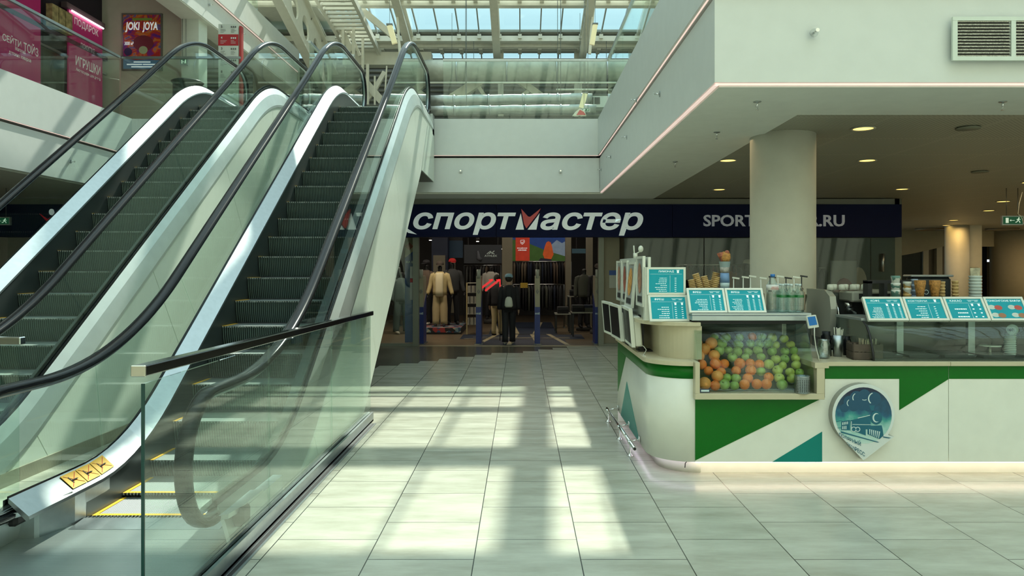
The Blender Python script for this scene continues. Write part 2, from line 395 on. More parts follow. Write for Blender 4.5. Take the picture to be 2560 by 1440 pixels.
# ================================================================ escalators
def _R(t, w):
    if t <= -w: return 0.
    if t >= w: return t
    return (t+w)**2/(4*w)
def NZ(y, wb=.55, wt=.7): return .7*(_R(y-5.786, wb)-_R(y-12.243, wt))     # line of the step noses
def HZ(y): return NZ(y, .95, .75)+1.0+.08*max(0, min(1, (y-11)/2))
STEPM = wavy(mat('ribbed_step_metal', (.105,.15,.14), .38, .55), 15, .6, 'X', .008, dark=(.02,.032,.03))
TREADM = wavy(mat('ribbed_tread_metal', (.36,.40,.39), .4, .3), 24, .6, 'X', .005, dark=(.09,.11,.11))
PLATEM = wavy(mat('ribbed_landing_plate', (.36,.42,.41), .33, .75), 22, .5, 'Y', .003)
YEL = mat('yellow_safety_paint', (.75,.42,.02), .5)
SKIRT = mat('dark_steel_skirt', (.10,.12,.12), .35, .7)
def strip_sweep(mb, ys, zf, prof, closed=True):
    """prof: list of (x, dz); swept along y"""
    rings = [[(x, y, zf(y)+dz) for x, dz in prof] for y in ys]
    n = len(prof); vs = [v for r in rings for v in r]; fs = []
    for i in range(len(rings)-1):
        for k in range(n if closed else n-1): fs.append((i*n+k, i*n+(k+1)%n, (i+1)*n+(k+1)%n, (i+1)*n+k))
    mb.add(vs, fs)
    if closed: mb.add(vs, [tuple(range(n))[::-1], tuple(range(len(vs)-n, len(vs)))])
    return mb
def yrange(a, b, n): return [a+(b-a)*i/n for i in range(n+1)]
def escalator(xc, label, phase, seams, plinth=True):
    root = thing('escalator', label, 'escalator', (xc, 5.06, 0), 'escalators to the upper floor')
    def B(mb, name, m, par=root, bevel=0): return mb.build(name, m, par, bevel)
    # steps
    ys = []
    for k in range(-8, 14):
        y = 7.76+phase+.34*k
        if k <= -4: y = {-4:6.37,-5:5.98,-6:5.57,-7:5.17}.get(k, 0)+phase
        if y > 5.1 and y < 12.5: ys.append(y)
    for i, y in enumerate(ys):
        z = NZ(y)+.014; zb = NZ(ys[i-1])+.014 if i else -.02; yn = ys[i+1] if i+1 < len(ys) else y+.5
        m = MB(); x0, x1 = xc-.498, xc+.498
        # curved riser below the nose
        hh = z-zb; prof = [(y, z), (y+.004, z-.012), (y+.012, z-hh*.35), (y+.03, z-hh*.7), (y+.06, zb-.02)] if hh > .03 else [(y, z), (y+.01, zb-.02)]
        for q in range(len(prof)-1):
            m.sm = True; m.add([(x0,prof[q][0],prof[q][1]),(x1,prof[q][0],prof[q][1]),(x1,prof[q+1][0],prof[q+1][1]),(x0,prof[q+1][0],prof[q+1][1])], [(0,1,2,3)]); m.sm = False
        m.mi = 1; m.add([(x0,y,z),(x1,y,z),(x1,yn+.06,z),(x0,yn+.06,z)], [(0,3,2,1)])
        # cleated nose: small teeth
        for t in range(40):
            xa = x0+.996*t/40; m.box(xa+.004, xa+.017, y-.006, y+.004, z-.014, z+.002)
        m.mi = 0; m.box(x0, x1, y+.07, yn, z-.06, z-.02)
        st = m.build('step', [STEPM, TREADM], root)
        q = MB(); q.box(x0, x0+.028, y-.004, yn, z+.0005, z+.0035); q.build('safety_line', YEL, st)
        q = MB(); q.box(x1-.028, x1, y-.004, yn, z+.0005, z+.0035); q.build('safety_line', YEL, st)
        if i < 2: q = MB(); q.box(x0+.028, x1-.028, y+.0, y+.035, z+.0005, z+.0035); q.build('safety_line', YEL, st)
    # landings
    m = MB(); m.box(xc-.95, xc+.70, 1.6, 4.98, 0, .012); B(m, 'landing_plate', PLATEM)
    m = MB(); m.hexa([(xc-.5,4.9,.0),(xc+.5,4.9,.0),(xc+.5,5.10,.0),(xc-.5,5.10,.0),(xc-.5,4.9,.014),(xc+.5,4.9,.014),(xc+.5,5.08,.03),(xc-.5,5.08,.03)])
    for t in range(40):
        xa = xc-.498+.996*t/40; m.box(xa, xa+.012, 5.06, 5.12, .004, .025)
    B(m, 'comb_plate', STEEL)
    m = MB(); m.box(xc-.5, xc+.5, 12.75, 15.05, 4.46, 4.522); B(m, 'landing_plate', PLATEM)
    for sg in (-1, 1):
        X = lambda d: xc+sg*d
        YD = yrange(4.50, 5.0, 3)+yrange(5.15, 6.6, 10)+yrange(7.0, 11.3, 6)+yrange(11.45, 13.1, 12)+[13.6, 14.3, 14.75]
        # skirt
        SY = yrange(5.11, 6.5, 12)+yrange(7, 11.3, 5)+yrange(11.5, 13.1, 10)+[14.8]
        m = MB(); rings = []
        for y in SY: rings.append([(X(.50), y, max(-.0, NZ(y)-.30)), (X(.505), y, NZ(y)+.21), (X(.53), y, NZ(y)+.21), (X(.53), y, max(-.0, NZ(y)-.30))])
        m.loft(rings); B(m, 'skirt_panel', SKIRT)
        # inner and outer decking
        m = MB(); strip_sweep(m, YD, NZ, [(X(.49),.215),(X(.495),.235),(X(.62),.345),(X(.62),.315),(X(.51),.205)]); B(m, 'inner_deck', STEEL)
        m = MB(); strip_sweep(m, YD, NZ, [(X(.645),.335),(X(.75),.0),(X(.745),-.03),(X(.73),-.02),(X(.645),.29)]) if False else strip_sweep(m, YD, NZ, [(X(.652),.30),(X(.70),.20),(X(.75),.02),(X(.75),-.02),(X(.735),-.02),(X(.69),.15),(X(.652),.26)])
        B(m, 'outer_deck', STEELO)
        m = MB(); strip_sweep(m, YD, NZ, [(X(.618),.33),(X(.618),.355),(X(.626),.355),(X(.626),.33)]); strip_sweep(m, YD, NZ, [(X(.643),.30),(X(.643),.33),(X(.652),.33),(X(.652),.30)]); B(m, 'glazing_gasket', BLACK)
        # newel box with the dark handrail inlet
        m = MB(); P = [(.503,5.10),(.515,5.0),(.60,4.76),(.62,4.74),(.76,4.74),(.76,5.4),(.503,5.4)]
        m.prism([(X(a), b_, 0) for a, b_ in P], (0, 0, .235)); nb = B(m, 'newel_box', STEEL)
        m = MB(); m.box(X(.64), X(.77), 4.60, 4.745, .13, .245); m.build('handrail_inlet', BLACKM, nb, .02)
        m = MB(); m.prism([(X(a), b_, .22) for a, b_ in [(.50,4.95),(.53,4.68),(.58,4.52),(.66,4.46),(.72,4.50),(.75,4.68),(.76,5.0)]], (0,0,.03)); m.build('deck_nose', STEEL, nb)
        m = MB(); m.prism([(X(a), b_, 4.4) for a, b_ in [(.50,14.7),(.50,15.0),(.74,15.0),(.74,14.7)]], (0,0,.40)); B(m, 'newel_box', STEEL)
        # glass panels
        xg0, xg1 = X(.628), X(.641)
        joints = [5.55, 7.15, 9.32, 11.5, 13.2]
        def low(y): return NZ(y)+.30
        def arc(y0, zc, r, a0, a1, n=12): return [(y0+r*.95*math.cos(a0+(a1-a0)*i/n), zc+r*math.sin(a0+(a1-a0)*i/n)) for i in range(n+1)]
        zt = HZ(4.5)-.02; rb = (zt-.30)/2; zc = zt-rb
        zt2 = HZ(14.4)-.02; rb2 = (zt2-(4.52+.30))/2; zc2 = zt2-rb2
        def tp(y): # joint leans back on the slope
            s = max(0, min(1, (NZ(y+.1)-NZ(y-.1))/.14)); return y-.36*s
        bnd = [None]+joints+[None]
        for i in range(len(bnd)-1):
            ya, yb = bnd[i], bnd[i+1]; g = .005
            if ya is None:
                pts = [(y, HZ(y)-.02) for y in yrange(4.45, tp(yb)-g, 5)][::-1]+arc(4.45, zc, rb, math.pi/2, math.pi*1.5)[1:]+[(y, low(y)) for y in yrange(4.6, yb-g, 5)]
            elif yb is None:
                pts = [(y, low(y)) for y in yrange(ya+g, 14.3, 5)]+arc(14.4, zc2, rb2, -math.pi/2, math.pi/2)+[(y, HZ(y)-.02) for y in yrange(tp(ya)+g, 14.3, 5)][::-1]
            else:
                pts = [(y, low(y)) for y in yrange(ya+g, yb-g, 10)]+[(y, HZ(y)-.02) for y in yrange(tp(ya)+g, tp(yb)-g, 10)][::-1]
            m = MB(); m.prism([(xg0, y, z) for y, z in pts], (xg1-xg0, 0, 0)); B(m, 'balustrade_glass', GL)
        # handrail loop and steel guide
        top = [(y, HZ(y)) for y in yrange(4.45, 6.9, 22)+yrange(7.2, 11.3, 6)+yrange(11.45, 14.4, 22)]
        zt, zt2 = zt+.02, zt2+.02; rb = (zt-.24)/2; rb2 = (zt2-4.76)/2
        a1 = arc(4.45, zt-rb, rb, math.pi/2, math.pi*1.5, 20)[::-1]; a2 = arc(14.4, zt2-rb2, rb2, math.pi/2, -math.pi/2, 20)
        pth = [(4.72, .22)]+[(4.6, .24)]+a1[:-1]+top+a2[1:]+[(14.6, 4.74)]
        def rail(off0, off1, w, nm, mt, rnd):
            m = MB(); m.sm = True; rings = []
            for i, (y, z) in enumerate(pth):
                ay, az = pth[max(i-1, 0)]; by, bz = pth[min(i+1, len(pth)-1)]; dy, dz = by-ay, bz-az; L = math.hypot(dy, dz)
                ny, nz = -dz/L, dy/L
                if rnd: pr = [(-w,off0+.008),(-w*.98,(off0+off1)/2),(-w*.8,off1-.006),(-w*.4,off1),(w*.4,off1),(w*.8,off1-.006),(w*.98,(off0+off1)/2),(w,off0+.008),(w*.7,off0),(-w*.7,off0)]
                else: pr = [(-w,off0),(-w,off1),(w,off1),(w,off0)]
                rings.append([(X(.6345)+a, y+ny*o_, z+nz*o_) for a, o_ in pr])
            m.loft(rings); return B(m, nm, mt)
        rail(-.012, .036, .050, 'handrail', BLACK, True)
        rail(-.036, -.012, .016, 'handrail_guide', STEEL, False)
        # outer cladding panels
        def lb(y): return max(.11 if plinth else 0, min(.7*y-5.68, 3.47))
        sl = [4.95]+seams+[14.95]
        for i in range(len(sl)-1):
            n = 14; T = []; Bm = []
            for j in range(n+1):
                y = sl[i]+.004+(sl[i+1]-sl[i]-.008)*j/n; zt_ = NZ(y)+.0
                s = max(0, min(1, (NZ(y+.1)-NZ(y-.1))/.14))
                # walk down perpendicular to the slope until the lower edge
                t = 0
                while zt_-t > lb(y+.7*s*t) and t < 6: t += .02
                T.append((y, zt_)); Bm.append((y+.7*s*t, lb(y+.7*s*t)))
            m = MB(); vs = []
            for (a, b_), (c, d) in zip(T, Bm): vs += [(X(.725),a,b_),(X(.74),a,b_),(X(.74),c,d),(X(.725),c,d)]
            fs = []
            for j in range(n):
                for q in range(4): fs.append((j*4+q, j*4+(q+1)%4, (j+1)*4+(q+1)%4, (j+1)*4+q))
            fs += [(0,1,2,3),(n*4+3,n*4+2,n*4+1,n*4)]
            m.add(vs, fs); B(m, 'cladding_panel', CLAD)
        if plinth:
            for ya in range(6):
                m = MB(); m.box(X(.72), X(.752), 4.95+.55*ya, 4.95+.55*(ya+1)-.003, 0, .115); B(m, 'plinth_tile', STONE)
    # underside
    m = MB(); YU = [8.1, 9, 10, 11, 12, 13.05, 14.95]
    rings = [[(xc-.725, y, min(.7*y-5.68, 3.47)+.0), (xc+.725, y, min(.7*y-5.68, 3.47)), (xc+.725, y, min(.7*y-5.68, 3.47)+.03), (xc-.725, y, min(.7*y-5.68, 3.47)+.03)] for y in YU]
    m.loft(rings); B(m, 'truss_soffit', mat('grey_soffit_sheet', (.16,.17,.15), .6))
    m = MB(); rings = [[(xc-.6, y, max(.0, min(.7*y-5.6, 3.5))), (xc+.6, y, max(.0, min(.7*y-5.6, 3.5))), (xc+.6, y, NZ(y)-.25 if y > 6.2 else .005), (xc-.6, y, NZ(y)-.25 if y > 6.2 else .005)] for y in [5.2, 6.2, 7, 8.1, 9, 10, 11, 12, 12.9, 14.9]]
    m.loft(rings); B(m, 'truss', BLACKM)
    return root
E_R = escalator(-2.50, 'escalator nearer to the shop entrance, its lower landing behind the glass railing', 0, [6.27, 8.25, 10.3, 12.2, 12.75], True)
E_L = escalator(-4.85, 'escalator on the far left, beside the curved gallery and toy shop', .10, [6.27, 8.25, 10.3, 12.2, 12.75], True)
# warning sticker on the near deck
m = MB(); vsx = -2.5-.56
st = []
for i in range(3):
    y0 = 4.98+i*.17
    def dz(y): return NZ(y)
    m.mi = 0; m.hexa([(-3.105,y0,.338+dz(y0)),(-3.015,y0,.258+dz(y0)),(-3.015,y0+.16,.258+dz(y0+.16)),(-3.105,y0+.16,.338+dz(y0+.16)),(-3.103,y0,.340+dz(y0)),(-3.013,y0,.260+dz(y0)),(-3.013,y0+.16,.260+dz(y0+.16)),(-3.103,y0+.16,.340+dz(y0+.16))])
    m.mi = 1
    def pt(u, v): return (-3.103+.09*u, y0+.16*v, .341+dz(y0+.16*v)-.08*u)
    for (u0,v0,u1,v1) in ((.1,.1,.9,.9),(.9,.1,.1,.9)): m.bar(pt(u0,v0), pt(u1,v1), .004, .002)
    m.mi = 2; m.bar(pt(.5,.35), pt(.5,.7), .02, .003); m.bar(pt(.25,.3), pt(.7,.35), .012, .003)
o = m.build('safety_sticker', [YEL, mat('red_print', (.5,.02,.015), .5), BLACKM], E_R)
E_R.children[-1]['label'] = 'yellow pictogram stickers'
# ================================================================ glass barriers
RX = -1.72
root = thing('glass_railing', 'glass panel railing with dark handrail beside the lower escalator landing', 'railing', (RX, 5.9, 0))
for y0, y1 in ((3.37, 5.035),(5.045, 6.70),(6.71, 8.42)):
    MB().box(RX-.007, RX+.007, y0, y1, .02, 1.22).build('glass_panel', glass('thick_green_glass', (.88,.94,.915)), root)
MB().box(RX-.0072, RX+.0072, 3.362, 3.3695, .02, 1.22).build('glass_edge', mat('dark_green_glass_edge', (.006,.05,.045), .15), root)
m = MB(); m.hexa([(RX-.032,3.33,1.258),(RX+.032,3.33,1.258),(RX+.032,8.46,1.20),(RX-.032,8.46,1.20),(RX-.032,3.33,1.308),(RX+.032,3.33,1.308),(RX+.032,8.46,1.25),(RX-.032,8.46,1.25)])
MH = mat('black_chrome_rail', (.05,.05,.052), .12, .9)
m.build('handrail', MH, root, .005)
MB().box(RX-.033, RX+.033, 3.318, 3.332, 1.257, 1.309).build('end_cap', mat('worn_steel_cap', (.65,.62,.52), .3, 1.), root, .004)
m = MB(); m.box(RX-.035, RX-.012, 2.6, 8.44, 0, .10); m.box(RX+.012, RX+.035, 2.6, 8.44, 0, .10); m.box(RX-.035, RX+.035, 2.6, 8.44, 0, .02); m.build('base_channel', STEEL, root)
m = MB(); m.box(-1.70, -1.635, 2.4, 8.27, .0, .004); m.mi = 1; m.box(-1.715, -1.70, 2.4, 8.27, 0, .007); m.box(-1.635, -1.62, 2.4, 8.27, 0, .007); m.box(-1.672,-1.664,2.4,8.27,0,.006)
tag(m.build('floor_track', [BLACKM, STEEL]), 'dark slotted track in the floor along the glass railing', 'floor track')
root = thing('glass_barrier', 'short glass barrier with steel top rail between the two escalators', 'barrier', (-3.77, 5.0, 0))
MB().box(-4.1, -3.43, 5.045, 5.058, .02, 1.22).build('glass_panel', GL, root)
MB().box(-4.1, -3.40, 5.02, 5.08, 1.22, 1.275).build('top_rail', CHROME, root, .006)
MB().box(-4.1, -3.43, 5.03, 5.07, 0, .08).build('base_channel', STEEL, root)
# gallery balustrades
def gal_rail(label, pts, name='gallery_railing', zb=4.55, zt=6.02, pw=2.5, side=0):
    root = thing(name, label, 'railing', (pts[0][0], pts[0][1], zb))
    for (xa, ya), (xb, yb) in zip(pts[:-1], pts[1:]):
        L = math.hypot(xb-xa, yb-ya); n = max(1, round(L/pw)); ux, uy = (xb-xa)/L, (yb-ya)/L
        for i in range(n):
            a, c = L*i/n+.006, L*(i+1)/n-.006
            px_, py_ = xa+ux*a, ya+uy*a; qx, qy = xa+ux*c, ya+uy*c; nx, ny = -uy*.006, ux*.006
            m = MB(); m.prism([(px_-nx,py_-ny,zb),(qx-nx,qy-ny,zb),(qx+nx,qy+ny,zb),(px_+nx,py_+ny,zb)], (0,0,zt-zb)); m.build('glass_panel', GL, root)
        MB().bar((xa,ya,zt+.02), (xb,yb,zt+.02), .05, .045).build('handrail', STEEL, root)
        MB().bar((xa,ya,zb+.02), (xb,yb,zb+.02), .04, .09).build('base_clamp', STEEL, root)
    return root
gal_rail('glass gallery railing above the right white fascia', [(1.80,6.5),(1.80,15.34)])
gal_rail('glass gallery railing across the far bridge, right of the escalators', [(-1.62,15.34),(1.78,15.34)])
gal_rail('glass gallery railing along the left gallery in front of the toy shop', [(-8.2,3),(-8.2,15.1)])
gal_rail('glass gallery railing between left gallery and escalator tops', [(-8.2,15.15),(-5.75,15.15)])
gal_rail('short glass railing running back between the two escalator heads', [(-4.03,14.08),(-4.03,14.98)], zb=4.80, pw=3)
gal_rail('glass gallery railing across the gap between the two escalator heads', [(-3.98,15.0),(-3.38,15.0)])
gal_rail('glass railing of the third floor gallery, upper left', [(-8.05,10),(-8.05,22.6)], zb=9.1, zt=10.5)
# kiosk on the right
WPL = mat('white_plastic', (.72,.74,.66), .3)
GREYAL = mat('satin_aluminium', (.42,.47,.48), .35, .6)
SCR = mat('teal_menu_sheet', (.004,.20,.235), .3, emit=(.006,.30,.34), es=.4, noise=.08, nscale=5, spec=.2)
INK = mat('white_print', (.85,.9,.88), .5, emit=(.8,.95,.95), es=.35)
kiosk = thing('kiosk_counter', 'white, green and teal kiosk counter with cream worktop and rounded corner', 'counter', (2.8, 6.8, 0))
def side_path(off, n=12, yfar=8.41, xend=1.454):
    """plan outline of the rounded end, off = how far inside the panel face"""
    x0, y0, R = 1.10+off, 6.20+off, .35-off*0
    R = max(.05, .354-off*.3); P = [(x0, yfar), (x0, y0+R)]
    P += [(x0+R-R*math.cos(a), y0+R-R*math.sin(a)) for a in [math.pi/2*i/n for i in range(1, n+1)]]
    if P[-1][0] < xend: P.append((xend, y0))
    return P
def wall_strip(name, off, z0, z1, m, t=.02, par=kiosk, xend=1.454, **kw):
    A = side_path(off, xend=xend, **kw); Bp = side_path(off+t, xend=xend, **kw); mb = MB(); n = len(A); vs = []
    for (a, b), (c, d) in zip(A, Bp): vs += [(a,b,z0),(a,b,z1),(c,d,z1),(c,d,z0)]
    fs = [(i*4+q, i*4+(q+1)%4, (i+1)*4+(q+1)%4, (i+1)*4+q) for i in range(n-1) for q in range(4)]+[(0,1,2,3),(n*4-1,n*4-2,n*4-3,n*4-4)]
    mb.sm = True; mb.add(vs, fs); mb.sm = False
    o = mb.build(name, m, par)
    for p in o.data.polygons: p.use_smooth = abs(p.normal.z) < .5
    return o
wall_strip('side_panel', 0, .118, .925, COUNTW)
wall_strip('green_band', -.002, .815, .922, GREEN, .003)
wall_strip('plinth', .10, 0, .125, COUNTW, xend=1.46)
kb = lambda name, m, x0, x1, y0, y1, z0, z1, bevel=0: MB().box(x0, x1, y0, y1, z0, z1).build(name, m, kiosk, bevel)
kb('plinth', COUNTW, 1.465, 6.2, 6.31, 6.33, 0, .125)
kb('front_panel', COUNTW, 1.458, 3.578, 6.20, 6.22, .118, .655)
kb('front_panel', COUNTW, 2.545, 3.578, 6.20, 6.22, .655, .925)
kb('front_panel', COUNTW, 3.583, 6.2, 6.20, 6.22, .118, .925)
kb('green_band', GREEN, 2.545, 3.578, 6.197, 6.20, .815, .922)
kb('green_band', GREEN, 3.583, 6.2, 6.197, 6.20, .815, .922)
kb('back_panel', COUNTW, 1.2, 6.2, 8.0, 8.02, .0, .92)
kb('end_panel', COUNTW, 1.10, 1.4, 8.41, 8.43, .0, .92)
def tri(name, m, pts, Y=6.20):
    P = [W(px, py, Y) for px, py in pts]; MB().prism(P, (0, -.0035, 0)).build(name, m, kiosk)
tri('green_triangle', GREEN, [(1738,999),(2048,999),(1738,1151)])
tri('teal_triangle', TEAL, [(1930,1155),(2055,1155),(2055,1079)])
tri('green_triangle', GREEN, [(2248,947),(2372,947),(2248,1025)])
MB().prism([(1.10,8.41,.815),(1.10,7.77,.815),(1.10,8.41,.34)], (-.003,0,0)).build('green_triangle', GREEN, kiosk)
MB().prism([(1.10,7.70,.56),(1.10,8.16,.119),(1.10,6.88,.119)], (-.003,0,0)).build('teal_triangle', TEAL, kiosk)
# worktop of the rounded end
A = side_path(-.03, xend=1.438)[:-1]; MB().prism([(x, y, .925) for x, y in A if x < 1.437]+[(1.438,6.17,.925),(1.438,8.41,.925)], (0,0,.035)).build('worktop', CREAM, kiosk)
# raised drum and its board
A = side_path(.13, xend=1.46, yfar=8.0); o = MB().prism([(x, y, .96) for x, y in A]+[(1.46,8.0,.96)], (0,0,.285)).build('raised_shelf_box', CREAM, kiosk)
MB().prism([(x, y, 1.245) for x, y in [(1.53,6.30),(1.42,6.32),(1.32,6.36),(1.22,6.42),(1.14,6.50),(1.08,6.62),(1.05,6.8),(1.05,8.45),(1.53,8.45)]], (0,0,.035)).build('raised_shelf_board', CREAM, kiosk, .003)
# worktop on the right
kb('worktop', CREAM, 2.546, 3.58, 6.17, 6.95, .925, .96, .002); kb('worktop', CREAM, 3.583, 6.2, 6.17, 6.95, .925, .96, .002)
kb('worktop_underside', CREAM, 2.43, 2.545, 6.12, 6.9, .915, .96)
kb('inner_cabinet', mat('dark_inside', (.05,.05,.045), .6), 1.5, 2.45, 6.95, 6.97, .655, 1.28)
# frame of the fruit display
kb('display_frame', CREAM, 1.440, 1.478, 6.12, 6.5, .7035, .962, .002); kb('display_frame', CREAM, 2.445, 2.51, 6.12, 6.5, .7035, .9145, .002)
kb('display_frame', CREAM, 1.440, 2.51, 6.12, 6.95, .655, .703, .002)
# warm light strip under the front
LED = mat('warm_led_strip', (1,.9,.8), .5, emit=(1.0,.80,.62), es=9)
kb('led_strip', LED, 1.47, 6.2, 6.235, 6.25, .106, .118)
wall_strip('led_strip', .035, .108, .118, mat('cool_led_strip', (1,.9,1), .5, emit=(.9,.75,.95), es=4), .012)
m = MB(); m.path([(1.405,6.285,.117),(1.41,6.29,.10),(1.395,6.29,.085),(1.393,6.295,.045)], .004); m.build('loose_cable', BLACKM, kiosk)

# ---- round logo sign with a pointed tip
YS = 6.115; Q = lambda u, v, y=YS: W(2040+u/4.5, 920+v/4.5, y)
logo = thing('logo_sign', 'drop-shaped white sign with a teal steam train on the kiosk front', 'sign', W(2160,1042,6.2))
out = [(535+350*math.cos(a), 530+352*math.sin(a)) for a in [math.radians(38-t*(258/34.)) for t in range(35)]]
out = out+[(535,1040),(880,772),(818,757)]
MB().prism([Q(u, v, 6.12) for u, v in out], (0, .08, 0)).build('sign_body', mat('grey_sign_edge', (.30,.31,.28), .3, .4), logo)
MB().prism([Q(u, v, 6.118) for u, v in out], (0, .004, 0)).build('sign_face', mat('white_sign_face', (.70,.75,.74), .3), logo)
def disc(u, v, r, n=24, sx=1., a0=0, a1=360): return [(u+r*sx*math.cos(math.radians(a0+(a1-a0)*i/n)), v+r*math.sin(math.radians(a0+(a1-a0)*i/n))) for i in range(n if a1-a0 == 360 else n+1)]
def dr(polys, name, m, y, par=logo, t=.0008):
    mb = MB()
    for i, p in enumerate(polys): mb.prism([Q(u, v, y-.00007*i) for u, v in p], (0, t*.6, 0))
    return mb.build(name, m, par)
def skymat():
    m = mat('teal_night_sky_print', (.01,.1,.13), .3); nt = m.node_tree; N = nt.nodes; L = nt.links; b = N['Principled BSDF']
    tc = N.new('ShaderNodeTexCoord'); sp = N.new('ShaderNodeSeparateXYZ'); L.new(tc.outputs['Object'], sp.inputs[0])
    nz = N.new('ShaderNodeTexNoise'); nz.inputs['Scale'].default_value = 9; nz.inputs['Detail'].default_value = 6; L.new(tc.outputs['Object'], nz.inputs['Vector'])
    a = N.new('ShaderNodeMath'); a.operation = 'MULTIPLY_ADD'; L.new(nz.outputs['Fac'], a.inputs[0]); a.inputs[1].default_value = .30; L.new(sp.outputs['Z'], a.inputs[2])
    mr = N.new('ShaderNodeMapRange'); mr.inputs[1].default_value = -.05; mr.inputs[2].default_value = .38; L.new(a.outputs[0], mr.inputs[0])
    rp = N.new('ShaderNodeValToRGB'); L.new(mr.outputs[0], rp.inputs[0]); E = rp.color_ramp.elements
    E[0].position = 0; E[0].color = (.55,.72,.68,1); E[1].position = 1; E[1].color = (.004,.012,.05,1)
    for p, c in ((.25,(.36,.62,.58,1)),(.45,(.05,.32,.30,1)),(.62,(.01,.10,.20,1)),(.8,(.008,.05,.10,1))):
        e = E.new(p); e.color = c
    L.new(rp.outputs[0], b.inputs['Base Color']); return m
dr([disc(535,535,318,40)[:]], 'sky_picture', skymat(), 6.1165)
TB = mat('deep_teal_print', (.005,.12,.19), .4); TW = mat('pale_print', (.62,.75,.74), .4)
dr([disc(370,375,62),disc(455,330,72),disc(545,308,68),disc(655,345,76),disc(320,450,48),disc(425,425,62),disc(520,415,66),disc(600,430,62,24,1.2)], 'steam_cloud', mat('blue_smoke_print', (.006,.075,.15), .4), 6.1155)
dr([disc(655,345,70,20,1,130,250)+disc(663,345,64,20,1,130,250)[::-1], disc(465,335,56,16,1,150,240)+disc(471,335,52,16,1,150,240)[::-1], disc(390,395,44,16,1,130,240)+disc(395,395,40,16,1,130,240)[::-1], disc(545,315,50,16,1,60,120)+disc(545,311,47,16,1,60,120)[::-1]], 'cloud_highlight', TW, 6.1145)
dr([[(285,600),(380,585),(385,700),(285,700)],[(385,590),(610,540),(620,690),(560,690),(560,760),(400,700)],disc(678,560,78,30,.85),[(620,480),(650,480),(660,420),(600,420)],
    [(580,650),(740,645),(750,690),(760,760),(715,800),(580,745)],[(280,712),(715,835),(690,838),(280,728)],[(750,768),(845,785),(820,793),(760,782)],[(230,600),(300,588),(300,592),(230,606)],[(240,672),(300,668),(300,674),(240,676)]], 'train_drawing', TB, 6.1145)
cow = [[(600+22*i,688+5*i),(612+22*i,690+5*i),(606+20*i,748+9*i),(600+20*i,746+9*i)] for i in range(6)]
dr(cow+[disc(678,560,52,20,.8,60,300)+disc(688,560,44,20,.8,60,300)[::-1], [(410,632),(620,636),(620,641),(410,638)],[(470,560),(610,528),(610,534),(470,568)],disc(425,690,30)[:],disc(470,690,28),[(296,612),(306,611),(306,640),(296,642)],[(314,609),(324,608),(324,637),(314,639)],[(332,606),(342,605),(342,634),(332,636)],[(350,603),(360,602),(360,631),(350,633)],[(296,655),(306,654),(306,690),(296,690)],[(314,653),(324,652),(324,690),(314,690)],[(332,651),(342,650),(342,690),(332,690)],[(395,600),(402,599),(402,690),(395,690)],[(290,700),(330,708),(330,714),(290,706)],[(350,712),(395,722),(395,727),(350,718)]], 'train_highlight', TW, 6.1135)
dr([disc(425,690,22),disc(470,690,20)], 'train_wheel', TB, 6.1125)
mb = MB()
def tq(t, u0, v0, u1, v1, h, w=None):
    o = Q(u0, v0, 6.114); e = Q(u1, v1, 6.114); put_text(mb, t, o, (e[0]-o[0], 0, e[2]-o[2]), (0.0003*h/4.5*0, 0, h/4.5*6.11/1850), 1, 1, .012)
tq('ПОЛЯР', 262, 765, 402, 832, 38); tq('НЫЙ', 408, 838, 505, 878, 58); tq('ЭКСП', 346, 862, 434, 926, 32); tq('РЕСС', 440, 932, 550, 1000, 48)
mb.build('lettering', TB, logo)

# ---- foot rail
fr = thing('foot_rail', 'chrome foot rail on three bell-footed posts beside the kiosk end', 'foot rail', (1.0, 7.5, 0))
MB().tube((.985,8.5,.125), (1.015,6.62,.125), .017, 12).build('rail', CHROME, fr)
MB().tube((1.015,6.619,.125), (1.015,6.612,.125), .013, 10).build('rail_bore', BLACKM, fr)
for y in (8.38, 7.52, 6.86):
    x = .985+(8.5-y)*.016
    m = MB(); m.lathe([(.034,0),(.032,.006),(.014,.02),(.008,.03),(.008,.12)], (x, y, 0), 14); m.tube((x-.024,y-.0,.125),(x+.0,y,.125), .02, 10); m.build('post', CHROME, fr)
    m = MB(); m.tube((x, y, .135), (1.10, y, .155), .006); m.tube((1.088,y,.155),(1.10,y,.155), .03, 14); m.build('wall_bracket', CHROME, fr)

# ---- fruit display case
case = thing('fruit_display_case', 'curved glass fruit display case set into the kiosk front', 'display case', (1.95, 6.5, .703))
prof = [(6.17,.705),(6.172,.80),(6.185,.90),(6.21,1.0),(6.25,1.10),(6.31,1.19),(6.39,1.262)]
mb = MB(); mb.sm = True; mb.loft([[(1.482,y,z),(2.443,y,z),(2.443,y+.006,z+.001),(1.482,y+.006,z+.001)] for y, z in prof]); mb.build('curved_glass', GL, case)
for x in (1.479, 2.438):
    MB().prism([(x,y+.01,z) for y, z in prof]+[(x,6.9,1.262),(x,6.9,.705)], (.006,0,0)).build('side_glass', GL, case)
mb = MB(); mb.box(1.455, 2.475, 6.30, 6.93, 1.295, 1.335); mb.box(1.455, 2.475, 6.31, 6.93, 1.338, 1.358); mb.build('top_shelf', GREYAL, case, .002)
MB().box(1.475, 2.45, 6.37, 6.90, 1.262, 1.295).build('shadow_gap', BLACKM, case)
MB().box(1.485, 2.435, 6.30, 6.9, .703, .712).build('tray', GREYAL, case)
mb = MB(); mb.box(1.49, 1.57, 6.160, 6.166, .708, .735); o = mb.build('name_plate', mat('navy_plate', (.02,.05,.12), .4), case)
mb = MB(); mb.box(1.497, 1.563, 6.158, 6.160, .714, .729); mb.build('plate_print', TW, o)
